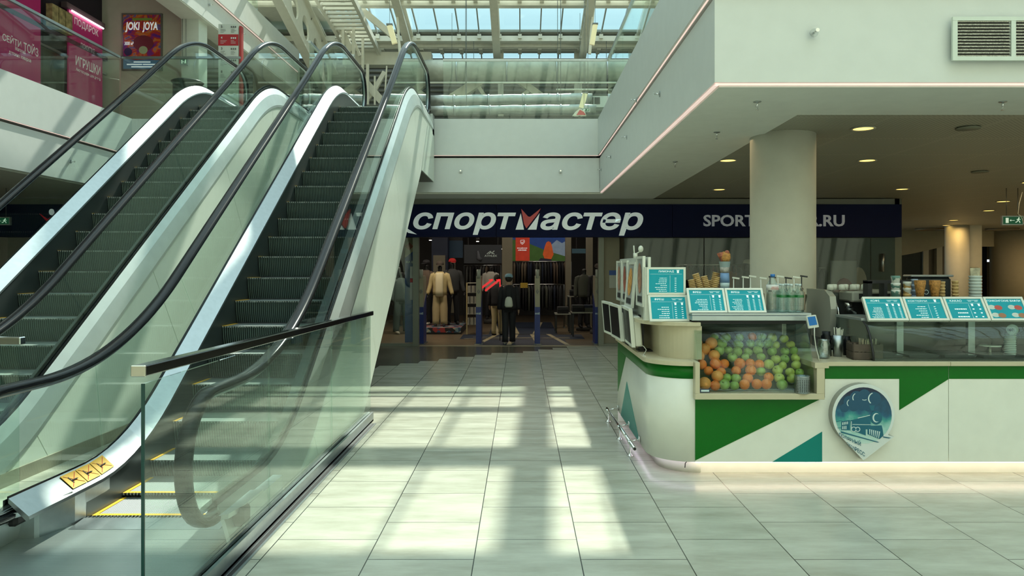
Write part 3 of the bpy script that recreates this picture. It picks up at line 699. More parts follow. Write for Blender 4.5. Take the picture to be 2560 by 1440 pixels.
# fruit
def fruit(kind):
    r = {'orange':.045,'grapefruit':.054,'apple':.043,'yellow':.042}[kind]
    lab = {'orange':('orange','orange among the mixed fruit piled in the curved glass case','oranges in the case'),
           'grapefruit':('grapefruit','large pale-orange grapefruit at the left side of the fruit case','grapefruits in the case'),
           'apple':('apple','green apple among the mixed fruit piled in the curved glass case','green apples in the case'),
           'yellow':('yellow_apple','yellow-green apple at the right side of the fruit case','yellow-green apples in the case')}[kind]
    t = thing(lab[0], lab[1], lab[0].replace('_', ' ').replace('yellow ', ''), (0,0,0), lab[2])
    mm = {'orange':mat('orange_peel', (.85,.20,.02), .45, bump=.3, bscale=150, noise=.1), 'grapefruit':mat('grapefruit_peel', (.85,.33,.08), .45, bump=.3, bscale=120, noise=.15),
          'apple':mat('green_apple_skin', (.27,.40,.09), .3, noise=.25, nscale=30), 'yellow':mat('yellow_green_apple_skin', (.48,.52,.12), .3, noise=.2, nscale=25)}[kind]
    n = 9; pr = []
    for i in range(n+1):
        a = math.pi*i/n; rr = r*math.sin(a); z = -r*math.cos(a)
        if kind in ('apple', 'yellow'): z *= .92; z -= .25*r*max(0, math.cos(a*1.0))**6*0; z -= (.28*r if i == n else (.05*r if i == n-1 else 0)); rr *= 1+.06*math.cos(a-math.pi*.9)
        pr.append((max(rr, 1e-5), z))
    MB().lathe(pr, (0,0,0), 14).build('skin', mm, t, local=True)
    m = MB()
    if kind in ('apple','yellow'): m.tube((0,0,r*.6), (.004,.002,r*1.05), .0022, 5)
    else: m.tube((0,0,r*.97), (0,0,r*1.01), .004, 5)
    m.build('stem', mat('brown_stem', (.1,.06,.02), .7), t, local=True)
    return t, r
FR = {k: fruit(k) for k in ('orange','grapefruit','apple','yellow')}
used = set(); rnd = random.Random(5)
placed = []
def put(k, x, y, z):
    root, rad = FR[k]
    for (a, b, c, rr) in placed:
        if (a-x)**2+(b-y)**2+(c-z)**2 < (.84*(rad+rr))**2: return False
    placed.append((x, y, z, rad)); sc = rnd.uniform(.88, 1.1); rot = (rnd.uniform(-1.0,.5), rnd.uniform(-.8,.8), rnd.uniform(0,6))
    if k not in used: used.add(k); root.location = (x,y,z); root.rotation_euler = rot
    else: dup(root, (x,y,z), rot=rot, scale=sc)
    return True
for r in range(8):
    for tr in range(260):
        x = rnd.uniform(1.53, 2.395); u = (x-1.5)/.9; zz = .708+.052*r; yy = 6.232+.050*r
        if r == 7 and not (.18 < u): continue
        if u < .20: k = 'grapefruit' if rnd.random() < .75 else 'orange'
        elif u > .76: k = 'yellow' if (rnd.random() < .75 and r > 0) else 'apple'
        elif r <= 1: k = 'apple' if .2 < u < .42 else ('orange' if rnd.random() < .75 else 'grapefruit')
        elif r >= 4: k = 'apple' if rnd.random() < .9 else 'orange'
        elif u > .66: k = 'yellow' if rnd.random() < .6 else 'orange'
        elif u < .45: k = 'apple' if rnd.random() < .35 else 'orange'
        else: k = 'orange' if rnd.random() < .85 else 'apple'
        rad = FR[k][1]; put(k, min(max(x, 1.49+rad), 2.43-rad), yy+rnd.uniform(-.01,.015), zz+rad+rnd.uniform(-.012,.012))
# heap filler rows behind keep the pile solid
MB().hexa([(1.50,6.33,.712),(2.42,6.33,.712),(2.42,6.85,.712),(1.50,6.85,.712),(1.50,6.68,1.06),(2.42,6.68,1.06),(2.42,6.85,1.06),(1.50,6.85,1.06)]).build('sloping_tray', mat('dark_green_tray', (.05,.08,.03), .6), case)

# ---- menu boards
def board(name, label, cat, bl, ux, uy, w, h, title, layout, group, tx=(.15,.55), par=None):
    ux = Vector(ux).normalized(); uy = Vector(uy).normalized(); n = ux.cross(uy); o = Vector(bl)
    t = thing(name, label, cat, tuple(bl), group)
    def q(u, v, e=0): return tuple(o+ux*(u*w)+uy*(v*h)+n*e)
    def slab(mb, u0, v0, u1, v1, e0, e1): mb.hexa([q(u0,v0,e0),q(u1,v0,e0),q(u1,v1,e0),q(u0,v1,e0),q(u0,v0,e1),q(u1,v0,e1),q(u1,v1,e1),q(u0,v1,e1)])
    bw = .055; bh = bw*w/h*1.0; mb = MB()
    for a in ((0,0,1,bh),(0,1-bh,1,1),(0,bh,bw,1-bh),(1-bw,bh,1,1-bh)): slab(mb, *a, -.022, .004)
    slab(mb, .01,.01,.99,.99,-.024,-.018); mb.build('frame', WPL, t)
    mb = MB(); slab(mb, bw,bh,1-bw,1-bh,-.018,-.004); sc = mb.build('menu_sheet', SCR, t)
    mb = MB(); T = lambda s, u0, v0, u1, v1: put_text(mb, s, q(u0,v0,-.003), tuple(ux*(u1-u0)*w), tuple(uy*(v1-v0)*h), 1, 1, .0)
    if title: T(title, tx[0], .80, tx[1], .885)
    rr = random.Random(len(title or '')+int(w*1000)+sum(map(ord, label)))
    kind, rows, cols = layout
    L = lambda u0, v0, u1, v1: slab(mb, u0, v0, u1, v1, -.004, -.003)
    if kind == 'list':
        L(.09,.745,.91,.749); L(.60,.10,.603,.70); top = .64 if cols < 2 else .58; st = (top-.10)/rows
        for r in range(rows):
            v = top-st*(r+1)+st*.3; ue = .52 if cols < 3 else .42; us = ue-rr.uniform(.16,.34); u = us
            while u < ue-.01: wd_ = min(rr.uniform(.02,.07), ue-u); L(u, v, u+wd_, v+st*.26); u += wd_+.012
            for c in range(cols):
                uc = (.72+.0*c if cols == 1 else (.66+.17*c if cols == 2 else .55+.15*c)); L(uc, v, uc+.045, v+st*.26)
        if cols > 1:
            for c in range(cols):
                uc = .66+.17*c if cols == 2 else .55+.15*c; L(uc+.005,.62,uc+.05,.70); L(uc-.005,.70,uc+.06,.715)
            L(.60,.86,.88,.868); L(.62,.82,.70,.832); L(.78,.82,.86,.832)
        else: L(.78,.79,.83,.88); L(.765,.88,.845,.895)
    mb.build('lettering', INK, sc)
    if kind == 'pics':
        for i, (u, v) in enumerate(((.30,.55),(.80,.55),(.32,.22),(.82,.22))):
            mb = MB(); a = [tuple(Vector(q(u,v,-.003))+ux*.10*w*math.cos(k)*1.0+uy*.085*h*1.2*math.sin(k)) for k in [2*math.pi*j/14 for j in range(14)]]; mb.add(a, [tuple(range(14))])
            mb.build('waffle_picture', mat('waffle_red_print' if i < 2 else 'waffle_brown_print', (.5,.08,.06) if i < 2 else (.35,.16,.08), .5), sc)
            mb = MB(); a = [tuple(Vector(q(u-.16,v+.02,-.0032))+ux*.10*w*math.cos(k)*.95+uy*.08*h*1.2*math.sin(k)) for k in [2*math.pi*j/14 for j in range(14)]]; mb.add(a, [tuple(range(14))])
            mb.build('plate_picture', mat('pale_plate_print', (.55,.62,.58), .5), sc)
    return t
G1 = 'framed price lists on the kiosk'
up = Vector((0,.12,.21)).normalized(); tl = lambda a, b: (0, b[1]-a[1], b[2]-a[2])
board('menu_board', 'upright framed price list headed ЛИМОНАД, above another on the rounded end', 'menu board', (1.103,6.5,1.508), (1,0,0), (0,0,1), .341, .242, 'ЛИМОНАД', ('list',8,1), G1, (.30,.70))
board('menu_board', 'leaning framed price list headed ФРЕШ, directly below the ЛИМОНАД one', 'menu board', (1.114,6.40,1.283), (1,0,0), (0,.1,.215), .341, .245, 'ФРЕШ', ('list',6,2), G1, (.16,.40))
board('menu_board', 'framed price list headed ФРЕШ with two price columns, on the fruit case', 'menu board', (1.437,6.32,1.362), (1,0,0), (0,.12,.205), .325, .238, 'ФРЕШ', ('list',7,2), G1, (.16,.38))
board('menu_board', 'framed price list headed ФРЕШ with three price columns, beside water bottles', 'menu board', (1.768,6.32,1.362), (1,0,0), (0,.12,.205), .328, .238, 'ФРЕШ', ('list',8,3), G1, (.16,.38))
for i, (tt, lay, tx) in enumerate((('КОФЕ',('list',10,3),(.2,.42)),('КОКТЕЙЛИ',('list',6,1),(.12,.60)),('КАКАО',('list',3,2),(.16,.46)),('ГОНКОНГСКИЕ ВАФЛИ',('pics',0,0),(.08,.92)))):
    board('menu_board', ['framed price list headed КОФЕ beside the coffee machine','framed price list headed КОКТЕЙЛИ between КОФЕ and КАКАО','framed price list headed КАКАО between cocktail and waffle lists','framed waffle price list with pictures at the right picture edge'][i],
          'menu board', (2.983+.352*i, 6.35, 1.293), (1,0,0), (0,.13,.195), .345, .236, tt, lay, G1, tx)
# white stand behind the left boards and the tall picture boards
st = thing('picture_stand', 'white upright panel on the raised shelf carrying four tall food pictures', 'display stand', (1.12, 7.5, 1.28))
MB().box(1.125, 1.15, 6.56, 8.44, 1.28, 1.84).build('back_panel', WPL, st, .003)
MB().box(1.09, 1.13, 6.53, 6.60, 1.28, 1.75).build('corner_post', WPL, st)
FOOD = [((.45,.14,.06),'hot dog'),((.62,.30,.08),'golden corn dog'),((.30,.08,.05),'dark sausage'),((.36,.18,.12),'dark snack')]
for i, (y0, y1, z0, ln, txt) in enumerate(((6.58,6.98,1.395,.0,'nearest tall framed picture of a dark snack on the white stand'),(7.03,7.52,1.36,.06,'tall framed picture of a golden pastry, slightly tilted, second on the stand'),
      (7.58,7.95,1.38,.0,'tall framed snack picture partly covered by the golden pastry one'),(8.0,8.42,1.38,.0,'farthest tall framed snack picture on the white stand'))):
    t = thing('picture_board', txt, 'picture', (1.11, y0, z0), 'tall food pictures')
    xa = 1.085; H_ = .455 if i == 0 else .44
    def PQ(a, b, e=0): return (xa-e-ln*(1-b)*.6, y0+(y1-y0)*a, z0+H_*b)
    mb = MB()
    for (a0,b0,a1,b1) in ((0,0,1,.05),(0,.95,1,1),(0,.05,.1,.95),(.9,.05,1,.95)): mb.hexa([PQ(a0,b0,-.02),PQ(a1,b0,-.02),PQ(a1,b0,.004),PQ(a0,b0,.004),PQ(a0,b1,-.02),PQ(a1,b1,-.02),PQ(a1,b1,.004),PQ(a0,b1,.004)])
    mb.build('frame', WPL, t)
    mb = MB(); mb.hexa([PQ(.1,.05,-.018),PQ(.9,.05,-.018),PQ(.9,.05,-.002),PQ(.1,.05,-.002),PQ(.1,.95,-.018),PQ(.9,.95,-.018),PQ(.9,.95,-.002),PQ(.1,.95,-.002)]); pp = mb.build('picture_sheet', mat('pale_grey_print', (.40,.43,.42), .25), t)
    mb = MB(); n = 18; mb.add([PQ(.5+.27*math.cos(2*math.pi*k/n), .56+.31*math.sin(2*math.pi*k/n), .001) for k in range(n)], [tuple(range(n))]); mb.build('food_picture', mat('food_print_%s' % ['a','b','c','d'][i], FOOD[(i+3) % 4 if i == 0 else i][0] if i != 1 else (.62,.30,.08), .5, noise=.5, nscale=30), pp)
    mb = MB(); mb.add([PQ(a, b, .001) for a, b in ((.22,.08),(.82,.08),(.82,.2),(.22,.2))], [(0,1,2,3)]); mb.build('price_picture', BLACKM, pp)
# digital screens turned to the left
for i, ((xa, ya), (xb, yb), txt) in enumerate((((1.0,6.86),(1.02,7.55),'nearest black screen in white frame on the counter end, white body visible'),((.975,7.42),(.95,8.02),'middle black screen in white frame on the counter end'),((.965,8.05),(.925,8.5),'farthest black screen in white frame on the counter end'))):
    t = thing('menu_screen', txt, 'screen', (xa, ya, .96), 'black menu screens on the kiosk end')
    d = Vector((xb-xa, yb-ya, 0)); nn = Vector((-1,0,0)); z0, z1 = 1.005, 1.365
    def PQ(a, b, e=0): return (xa+d.x*a-e+.03*(1-b), ya+d.y*a, z0+(z1-z0)*b)
    hx = lambda m, a0,b0,a1,b1,e0,e1: m.hexa([PQ(a0,b0,e0),PQ(a1,b0,e0),PQ(a1,b0,e1),PQ(a0,b0,e1),PQ(a0,b1,e0),PQ(a1,b1,e0),PQ(a1,b1,e1),PQ(a0,b1,e1)])
    mb = MB()
    for a in ((0,0,1,.07),(0,.93,1,1),(0,.07,.04,.93),(.96,.07,1,.93)): hx(mb, *a, -.03, .004)
    mb.build('frame', WPL, t)
    mb = MB(); hx(mb, .04,.07,.96,.93,-.03,.0); mb.build('display', mat('black_screen_glass', (.006,.008,.01), .3, spec=.1), t)
    mb = MB(); hx(mb, .02,.02,.9,.80,-.10,-.03); mb.build('body', WPL, t, .01)
    mb = MB(); mb.box(xa+.12, xa+.15, ya+.08, ya+.22, .96, 1.30); mb.box(xa+.10,xa+.30,ya+.06,ya+.24,.96,.972); mb.build('stand', BLACKM, t)
mb = MB(); mb.path([(1.10,6.9,1.03),(1.13,6.82,1.02),(1.15,6.8,.99),(1.12,6.72,.965),(1.09,6.62,.963),(1.10,6.55,.963)], .004); tag(mb.build('cable', WPL), 'white cable hanging from the nearest black menu screen', 'cable')
t = thing('wifi_camera', 'small white antenna and camera on top of the tall picture stand', 'camera', (1.14, 7.3, 1.84))
MB().tube((1.135,7.35,1.84), (1.135,7.35,1.89), .022, 12).build('base', WPL, t)
MB().tube((1.125,7.35,1.86), (1.118,7.35,1.965), .006, 8).build('antenna', WPL, t)
MB().ball((1.18,7.3,1.93), .026, 12, 1.3).build('camera_head', WPL, t); MB().tube((1.135,7.35,1.88), (1.18,7.3,1.91), .006).build('arm', WPL, t)

# ---- things on the fruit case
def bottle(name, label, cat, loc, h, r, capm, group=None, lab=None, labm=None):
    t = thing(name, label, cat, loc, group); x, y, z = loc
    pr = [(r*.9,0),(r,.01),(r,h*.18),(r*.93,h*.22),(r,h*.26),(r,h*.42),(r*.93,h*.46),(r,h*.5),(r,h*.66),(r*.8,h*.76),(r*.4,h*.88),(r*.33,h*.92)]
    MB().lathe(pr, loc, 16).build('body', glass('bottle_plastic', (.88,.95,.96), 1.4, .03, .07), t)
    MB().lathe([(r*.38,0),(r*.38,h*.07)], (x,y,z+h*.92), 12).build('cap', capm, t)
    if lab: MB().lathe([(r*1.02,0),(r*1.02,lab[1])], (x,y,z+lab[0]), 16).build('label', labm, t)
    return t
BLUEC = mat('blue_cap', (.02,.16,.5), .4)
bt = bottle('water_bottle', 'large clear water bottle with blue cap and white label on the fruit case', 'bottle', (2.195,6.46,1.358), .335, .053, BLUEC, None, (.19,.05), mat('white_bottle_label', (.7,.7,.68), .5))
mb = MB(); put_text(mb, 'СВЯТОЙ', (2.165,6.404,1.572), (1,0,0), (0,0,1), .06, .011, .02); put_text(mb, 'ИСТОЧНИК', (2.163,6.404,1.557), (1,0,0), (0,0,1), .065, .011, .02); mb.build('label_lettering', mat('red_print', (.5,.02,.015), .5), bt)
p0 = bottle('water_bottle', 'small clear water bottle in the shrink-wrapped pack beside the large one', 'bottle', (2.27,6.42,1.358), .25, .036, mat('pale_cap', (.6,.7,.72), .4), 'packed water bottles', (.13,.022), glass('green_tint_label', (.45,.8,.55), .8))
for i in range(1, 8): dup(p0, (2.27+.073*(i % 3) if i < 6 else 2.27+.073*(i-6), 6.42+.074*(i//3), 1.358))
MB_ = None
def pump(label, x, y, col, z0=1.358, hh=.30, group='syrup pumps'):
    t = thing('syrup_pump', label, 'pump bottle', (x, y, z0), group)
    MB().lathe([(.03,0),(.032,.01),(.032,hh*.5),(.012,hh*.56)], (x,y,z0), 12).build('bottle', mat('amber_syrup_bottle', (.25,.2,.14), .2), t)
    m = MB(); m.lathe([(.016,0),(.016,.02),(.005,.03),(.005,hh*.40)], (x,y,z0+hh*.56), 10); m.bar((x-.012,y,z0+hh*.99), (x+.05,y-.01,z0+hh*.96), .016, .014); m.build('pump_head', col, t)
    return t
for i, (px, c) in enumerate(((1834,0),(1858,0),(1876,0),(1902,0),(1925,1),(1945,0),(1965,1),(1985,0),(2004,1))):
    pump(['white-headed syrup pump on the fruit case','black-headed syrup pump on the fruit case'][c], (px-CX)/F*6.78, 6.78, BLACKM if c else WPL, hh=.30+.008*(i % 3), group='black-headed syrup pumps' if c else 'white-headed syrup pumps')
MB2 = MB().box(1.46, 1.80, 6.56, 6.80, 1.358, 1.40); tag(MB2.build('cup_tray', WPL), 'white tray holding the waffle cup stacks behind the price lists', 'tray')
WAF = mat('waffle_biscuit', (.55,.38,.17), .7, noise=.2, nscale=40, bump=.4, bscale=60); WAFD = mat('brown_waffle_cone', (.42,.20,.05), .7, noise=.35, nscale=60, bump=.6, bscale=80)
def cupstack(label, base, top, n, r, m=WAF, name='waffle_cup_stack', part='waffle_cup', group='stacks of waffle cups'):
    t = thing(name, label, 'cup stack', base, group); b = Vector(base); d = Vector(top)-b; L = d.length; d.normalize()
    for i in range(n):
        h = L/n; MB().lathe([(r*.72,0),(r,h*1.35),(r*1.06,h*1.38),(r*1.06,h*1.7),(r*.95,h*1.72)], tuple(b+d*h*.96*i), 14, d).build(part, m, t)
    return t
for lb, a, b_, n in (('short waffle cup stack at the left, partly behind the upright price list',(1735,735),(1728,701),8),('tall left-leaning waffle cup stack, second from left',(1757,738),(1739,686),11),('left-leaning waffle cup stack in the middle of the tray',(1772,738),(1760,692),10),
                     ('nearly upright waffle cup stack behind the leaning ones',(1777,738),(1776,703),7),('right-leaning waffle cup stack beside the paper cup tower',(1782,738),(1793,694),9),('right-leaning tallest waffle cup stack at the tray\'s right',(1779,733),(1790,683),10)):
    yy = 6.62 if 'behind the leaning' not in lb else 6.72
    if 'tallest' in lb: yy = 6.70
    cupstack(lb, W(a[0],a[1],yy), W(b_[0],b_[1],yy), n, .029)
# paper cup tower with an ice-cream waffle on top
t = thing('cup_tower', 'tower of paper cups topped by a filled chocolate bubble waffle', 'cup display', (1.815,6.6,1.358)); c0 = (1.815,6.6)
PC = mat('pale_blue_paper_cup', (.45,.58,.62), .5); PB = mat('blue_paper_cup', (.16,.28,.50), .5); PP = mat('patterned_paper_cup', (.35,.33,.30), .5, noise=.6, nscale=25)
MB().lathe([(.045,0),(.038,.20),(.045,.205)], (*c0,1.358), 16).build('lower_cup', PB, t); MB().lathe([(.040,0),(.043,.05)], (*c0,1.563), 16).build('rim_cup', PC, t)
MB().lathe([(.044,0),(.038,.085)], (*c0,1.613), 16).build('blue_cup', PB, t); MB().lathe([(.036,0),(.042,.05)], (*c0,1.70), 16).build('picture_cup', PP, t); MB().lathe([(.042,0),(.050,.05),(.052,.05)], (*c0,1.75), 16).build('top_cup', PC, t)
m = MB(); m.lathe([(.035,0),(.05,.03),(.045,.07),(.02,.09)], (1.82,6.6,1.80), 10); m.build('waffle', WAFD, t)
m = MB(); m.lathe([(.012,0),(.03,.08),(.001,.085)], (1.79,6.59,1.80), 8, (-.25,0,1)); m.ball((1.83,6.58,1.88), .022, 8); m.build('topping', mat('cream_and_chocolate', (.35,.10,.05), .5, noise=.7, nscale=30), t)
# card reader tablet
t = thing('payment_tablet', 'small white payment tablet with blue screen at the right end of fruit case', 'tablet', (2.42,6.1,1.25))
A_, B_, C_, D_ = W(2015,790,6.15), W(2040,787,6.10), W(2048,818,6.08), W(2022,822,6.13)
MB().hexa([D_,C_,vadd(C_,(0,.02,0)),vadd(D_,(0,.02,0)),A_,B_,vadd(B_,(0,.02,0)),vadd(A_,(0,.02,0))]).build('case', WPL, t, .003)
def lerp4(u, v): return tuple(Vector(D_)*(1-u)*(1-v)+Vector(C_)*u*(1-v)+Vector(B_)*u*v+Vector(A_)*(1-u)*v+Vector((0,-.002,0)))
MB().poly([lerp4(.12,.22),lerp4(.88,.22),lerp4(.88,.9),lerp4(.12,.9)]).build('display', mat('blue_display', (.02,.10,.22), .1, emit=(.03,.15,.4), es=.5), t)
MB().bar((2.43,6.13,1.30), (2.46,6.32,1.32), .03, .02).build('bracket', GREYAL, t)
MB().path([W(2036,818,6.1),W(2036,840,6.1),W(2040,870,6.12),W(2046,890,6.14),W(2048,903,6.15)], .004).build('cable', WPL, t)
# perforated steel pot
t = thing('cutlery_pot', 'perforated steel pot on the right corner of the fruit case frame', 'pot', (2.335,6.19-.06,.703))
c = (2.337,6.155,.703); MB().lathe([(.055,0),(.06,.004),(.062,.14),(.064,.145),(.058,.145),(.056,.01)], (2.337,6.10+.055,.703), 24).build('pot_body', STEEL, t)
m = MB()
for i in range(9):
    a = math.radians(200+17*i)
    for j in range(8): 
        x, y, z = 2.337+.0618*math.cos(a), 6.155+.0618*math.sin(a), .722+.013*j; m.tube((x-.0004*math.cos(a),y-.0004*math.sin(a),z), (x+.001*math.cos(a),y+.001*math.sin(a),z), .0035, 6)
o = m.build('perforation', BLACKM, t); o['kind'] = 'stuff'

# ---- right side: chilled case
case2 = thing('chilled_display_case', 'long curved glass display case on the worktop under the coffee price lists', 'display case', (4.3,6.6,.96))
prof = [(6.215,.965),(6.225,1.03),(6.25,1.10),(6.285,1.18),(6.34,1.25),(6.41,1.285)]
mb = MB(); mb.sm = True; mb.loft([[(2.965,y,z),(6.1,y,z),(6.1,y+.006,z+.001),(2.965,y+.006,z+.001)] for y, z in prof]); mb.build('curved_glass', GL, case2)
MB().prism([(2.955,y,z) for y, z in prof]+[(2.955,6.95,1.285),(2.955,6.95,.965)], (.008,0,0)).build('side_glass', GL, case2)
m = MB(); m.sm = True; m.loft([[(2.953,y-.004,z),(2.968,y-.004,z),(2.968,y+.008,z),(2.953,y+.008,z)] for y, z in prof]); m.build('edge_trim', BLACKM, case2)
MB().box(2.95, 6.1, 6.42, 6.95, 1.285, 1.308).build('top_shelf', GREYAL, case2, .002)
MB().box(2.97, 6.1, 6.90, 6.95, .965, 1.285).build('back_door', mat('dark_glass_back', (.045,.045,.04), .15), case2)
MB().box(2.97, 6.1, 6.25, 6.90, .962, .975).build('cooling_tray', mat('dark_tray', (.05,.06,.06), .3, .5), case2)
for x in (3.36, 4.0): MB().box(x, x+.06, 6.62, 6.66, .975, 1.285).build('shelf_post', GREYAL, case2)
for x, w_ in ((3.05,.2),(3.32,.24),(3.62,.26),(3.95,.26),(4.3,.26),(4.65,.26)):
    m = MB(); m.hexa([(x,6.32,.976),(x+w_,6.32,.976),(x+w_,6.6,.976),(x,6.6,.976),(x-.01,6.31,1.0),(x+w_+.01,6.31,1.0),(x+w_+.01,6.61,1.0),(x-.01,6.61,1.0)]); m.build('food_tray', mat('grey_food_tray', (.16,.18,.18), .2, .6), case2)
m = thing('cake_stand', 'small white plate stand inside the chilled case between its posts', 'plate stand', (4.12,6.6,.976)); MB().lathe([(.04,0),(.01,.02),(.01,.07),(.09,.075),(.09,.085)], (4.15,6.55,.976), 20).build('plate', WPL, m)
t = cupstack('white paper cup stack inside the chilled case behind the 160Р tag', W(2525,893,6.45), W(2525,836,6.45), 12, .045, mat('white_paper_cup', (.6,.66,.64), .5), 'paper_cup_stack', 'paper_cup', 'stacks of paper cups')
t = thing('price_tag', 'round pale price tag reading 160Р behind the chilled case glass', 'price tag', W(2531,824,6.36)); MB().tube(W(2531,824,6.36), W(2531,824,6.364), .045, 24).build('tag_disc', mat('pale_tag', (.35,.40,.38), .5), t)
mb = MB(); put_text(mb, '160Р', W(2519,828,6.357), (1,0,0), (0,0,1), .075, .024, .02); mb.build('lettering', BLACKM, t)
# on its top shelf
def pc(px, y0, y1, wpx, label, n, m, name='paper_cup_stack', part='paper_cup', group='stacks of paper cups', Y=6.62):
    x = (px-CX)/F*Y; zt = H-(y0-CY)*Y/F; return cupstack(label, (x, Y, 1.308), (x, Y, zt-.006), n, wpx/2/F*Y/1.06, m, name, part, group)
def zig(name, a, b):
    m = mat(name, a, .5); nt = m.node_tree; N = nt.nodes; L = nt.links; bs = N['Principled BSDF']
    tc = N.new('ShaderNodeTexCoord'); w = N.new('ShaderNodeTexWave'); w.bands_direction = 'Z'; w.inputs['Scale'].default_value = 4; w.inputs['Distortion'].default_value = 6; w.inputs['Detail Scale'].default_value = 3; L.new(tc.outputs['Object'], w.inputs['Vector'])
    mx = N.new('ShaderNodeMix'); mx.data_type = 'RGBA'; mx.inputs['A'].default_value = (*a,1); mx.inputs['B'].default_value = (*b,1)
    g = N.new('ShaderNodeMath'); g.operation = 'GREATER_THAN'; g.inputs[1].default_value = .6; L.new(w.outputs['Fac'], g.inputs[0]); L.new(g.outputs[0], mx.inputs['Factor']); L.new(mx.outputs['Result'], bs.inputs['Base Color']); return m
pc(2239,698,742,22,'tall stack of white cups with grey and green triangles',5,zig('triangle_cup_green', (.6,.62,.58),(.12,.25,.22)))
pc(2268,711,742,20,'shorter stack of white cups with orange triangles',5,zig('triangle_cup_orange', (.6,.62,.58),(.5,.32,.12)))
pc(2286,703,742,16,'stack of plain blue-grey paper cups behind the waffle cone',6,mat('blue_grey_paper_cup', (.30,.38,.50), .5),Y=6.72)
pc(2438,690,742,30,'tall stack of white cups under a printed box at right',12,mat('white_paper_cup', (.6,.66,.64), .5))
x = (2438-CX)/F*6.62; t = thing('waffle_box', 'small cream printed carton on top of the white cup stack', 'box', (x,6.62,1.66)); MB().lathe([(.042,0),(.047,.075)], (x,6.62,1.668), 4).build('carton', mat('cream_printed_card', (.55,.5,.36), .6, noise=.4, nscale=20), t)
pc(2355,705,742,15,'pale waffle cup stack beside the right waffle cone',10,WAF,'waffle_cup_stack','waffle_cup','stacks of waffle cups')
pc(2388,703,742,16,'pale waffle cup stack standing alone right of the black appliance',10,WAF,'waffle_cup_stack','waffle_cup','stacks of waffle cups')
for px, lb in ((2300,'left of the two brown waffle cone stacks before the black appliance'),(2337,'right of the two brown waffle cone stacks before the black appliance')):
    x = (px-CX)/F*6.55; t = thing('waffle_cone_stack', lb, 'cone stack', (x,6.55,1.308), 'brown waffle cone stacks')
    for i in range(3): MB().lathe([(.016,0),(.044,.20),(.047,.205),(.046,.218),(.04,.218)], (x,6.55,1.392+.012*i), 14).build('waffle_cone', WAFD, t)
    MB().lathe([(.03,0),(.022,.09)], (x,6.55,1.308), 12).build('holder', WPL, t)
t = thing('waffle_iron', 'black appliance with silver lid edge behind the waffle cones', 'appliance', (3.75,6.85,1.308))
MB().box(3.60, 3.97, 6.82, 6.94, 1.308, 1.66).build('housing', mat('black_appliance', (.015,.02,.022), .3), t, .02); MB().box(3.58, 3.98, 6.80, 6.95, 1.66, 1.68).build('lid', mat('silver_lid', (.4,.42,.42), .3, .7), t, .008)
m = MB(); m.path([(3.73+.02*math.cos(a),6.815,1.52+.02*math.sin(a)) for a in [2*math.pi*i/14 for i in range(15)]], .003); m.build('badge', TW, t)
t = thing('black_rack', 'open black metal rack behind the cup stacks', 'rack', (3.3,6.9,1.308))
m = MB(); m.box(3.20,3.24,6.83,6.93,1.308,1.62); m.box(3.56,3.60,6.83,6.93,1.308,1.62); m.box(3.20,3.60,6.83,6.93,1.60,1.63); m.box(3.35,3.38,6.83,6.93,1.308,1.6); m.build('rack_frame', BLACKM, t)
# ---- on the worktop left of the case
def grp(n, l, c, loc): return thing(n, l, c, loc)
t = grp('glass_jar', 'empty lidless glass jar on the worktop beside the fruit case', 'jar', (2.635,6.42,.96)); MB().lathe([(.05,0),(.053,.01),(.053,.12),(.042,.145),(.045,.165),(.041,.165),(.038,.145),(.049,.12),(.049,.012)], (2.625,6.42,.96), 20).build('jar_body', glass('jar_glass', (.86,.9,.9), 2.2, .02, .08), t)
t = grp('straw_cup', 'steel cup full of white wrapped straws behind the wooden crate', 'cup', (2.80,6.6,.96)); MB().lathe([(.036,0),(.05,.19),(.046,.19),(.034,.01)], (2.80,6.55,.96), 18).build('steel_cup', STEEL, t)
for i in range(16):
    a = rnd.uniform(0,6.28); r_ = rnd.uniform(0,.03); MB().tube((2.80+r_*.6*math.cos(a),6.55+r_*.6*math.sin(a),1.0), (2.80+r_*1.5*math.cos(a),6.55+r_*1.5*math.sin(a),1.19+rnd.uniform(0,.03)), .004, 5).build('straw', WPL, t)
CR = mat('dark_stained_wood', (.075,.055,.04), .7, noise=.25, nscale=14)
t = grp('wooden_crate', 'dark wooden slatted crate of wooden sticks on the worktop', 'crate', (2.95,6.4,.96))
for j in range(2):
    z = .965+.068*j
    for (a, b_) in (((2.83,6.30),(3.06,6.27)),((2.83,6.30),(2.86,6.50)),((3.06,6.27),(3.09,6.47)),((2.86,6.50),(3.09,6.47))): MB().bar((*a,z+.03), (*b_,z+.03), .012, .062).build('slat', CR, t)
for a in ((2.84,6.31),(3.05,6.28),(2.87,6.49),(3.08,6.46)): MB().box(a[0]-.01,a[0]+.01,a[1]-.01,a[1]+.01,.96,1.105).build('corner_post', CR, t)
MB().box(2.85,3.07,6.30,6.48,.962,.97).build('crate_base', CR, t)
m = MB()
for i in range(26): x = rnd.uniform(2.92,3.05); y = rnd.uniform(6.31,6.44); m.tube((x,y,.98), (x+rnd.uniform(-.015,.015),y+rnd.uniform(-.01,.01),1.12+rnd.uniform(0,.02)), .003, 4)
o = m.build('wooden_sticks', mat('pale_stirrers', (.55,.48,.33), .7), t); o['kind'] = 'stuff'
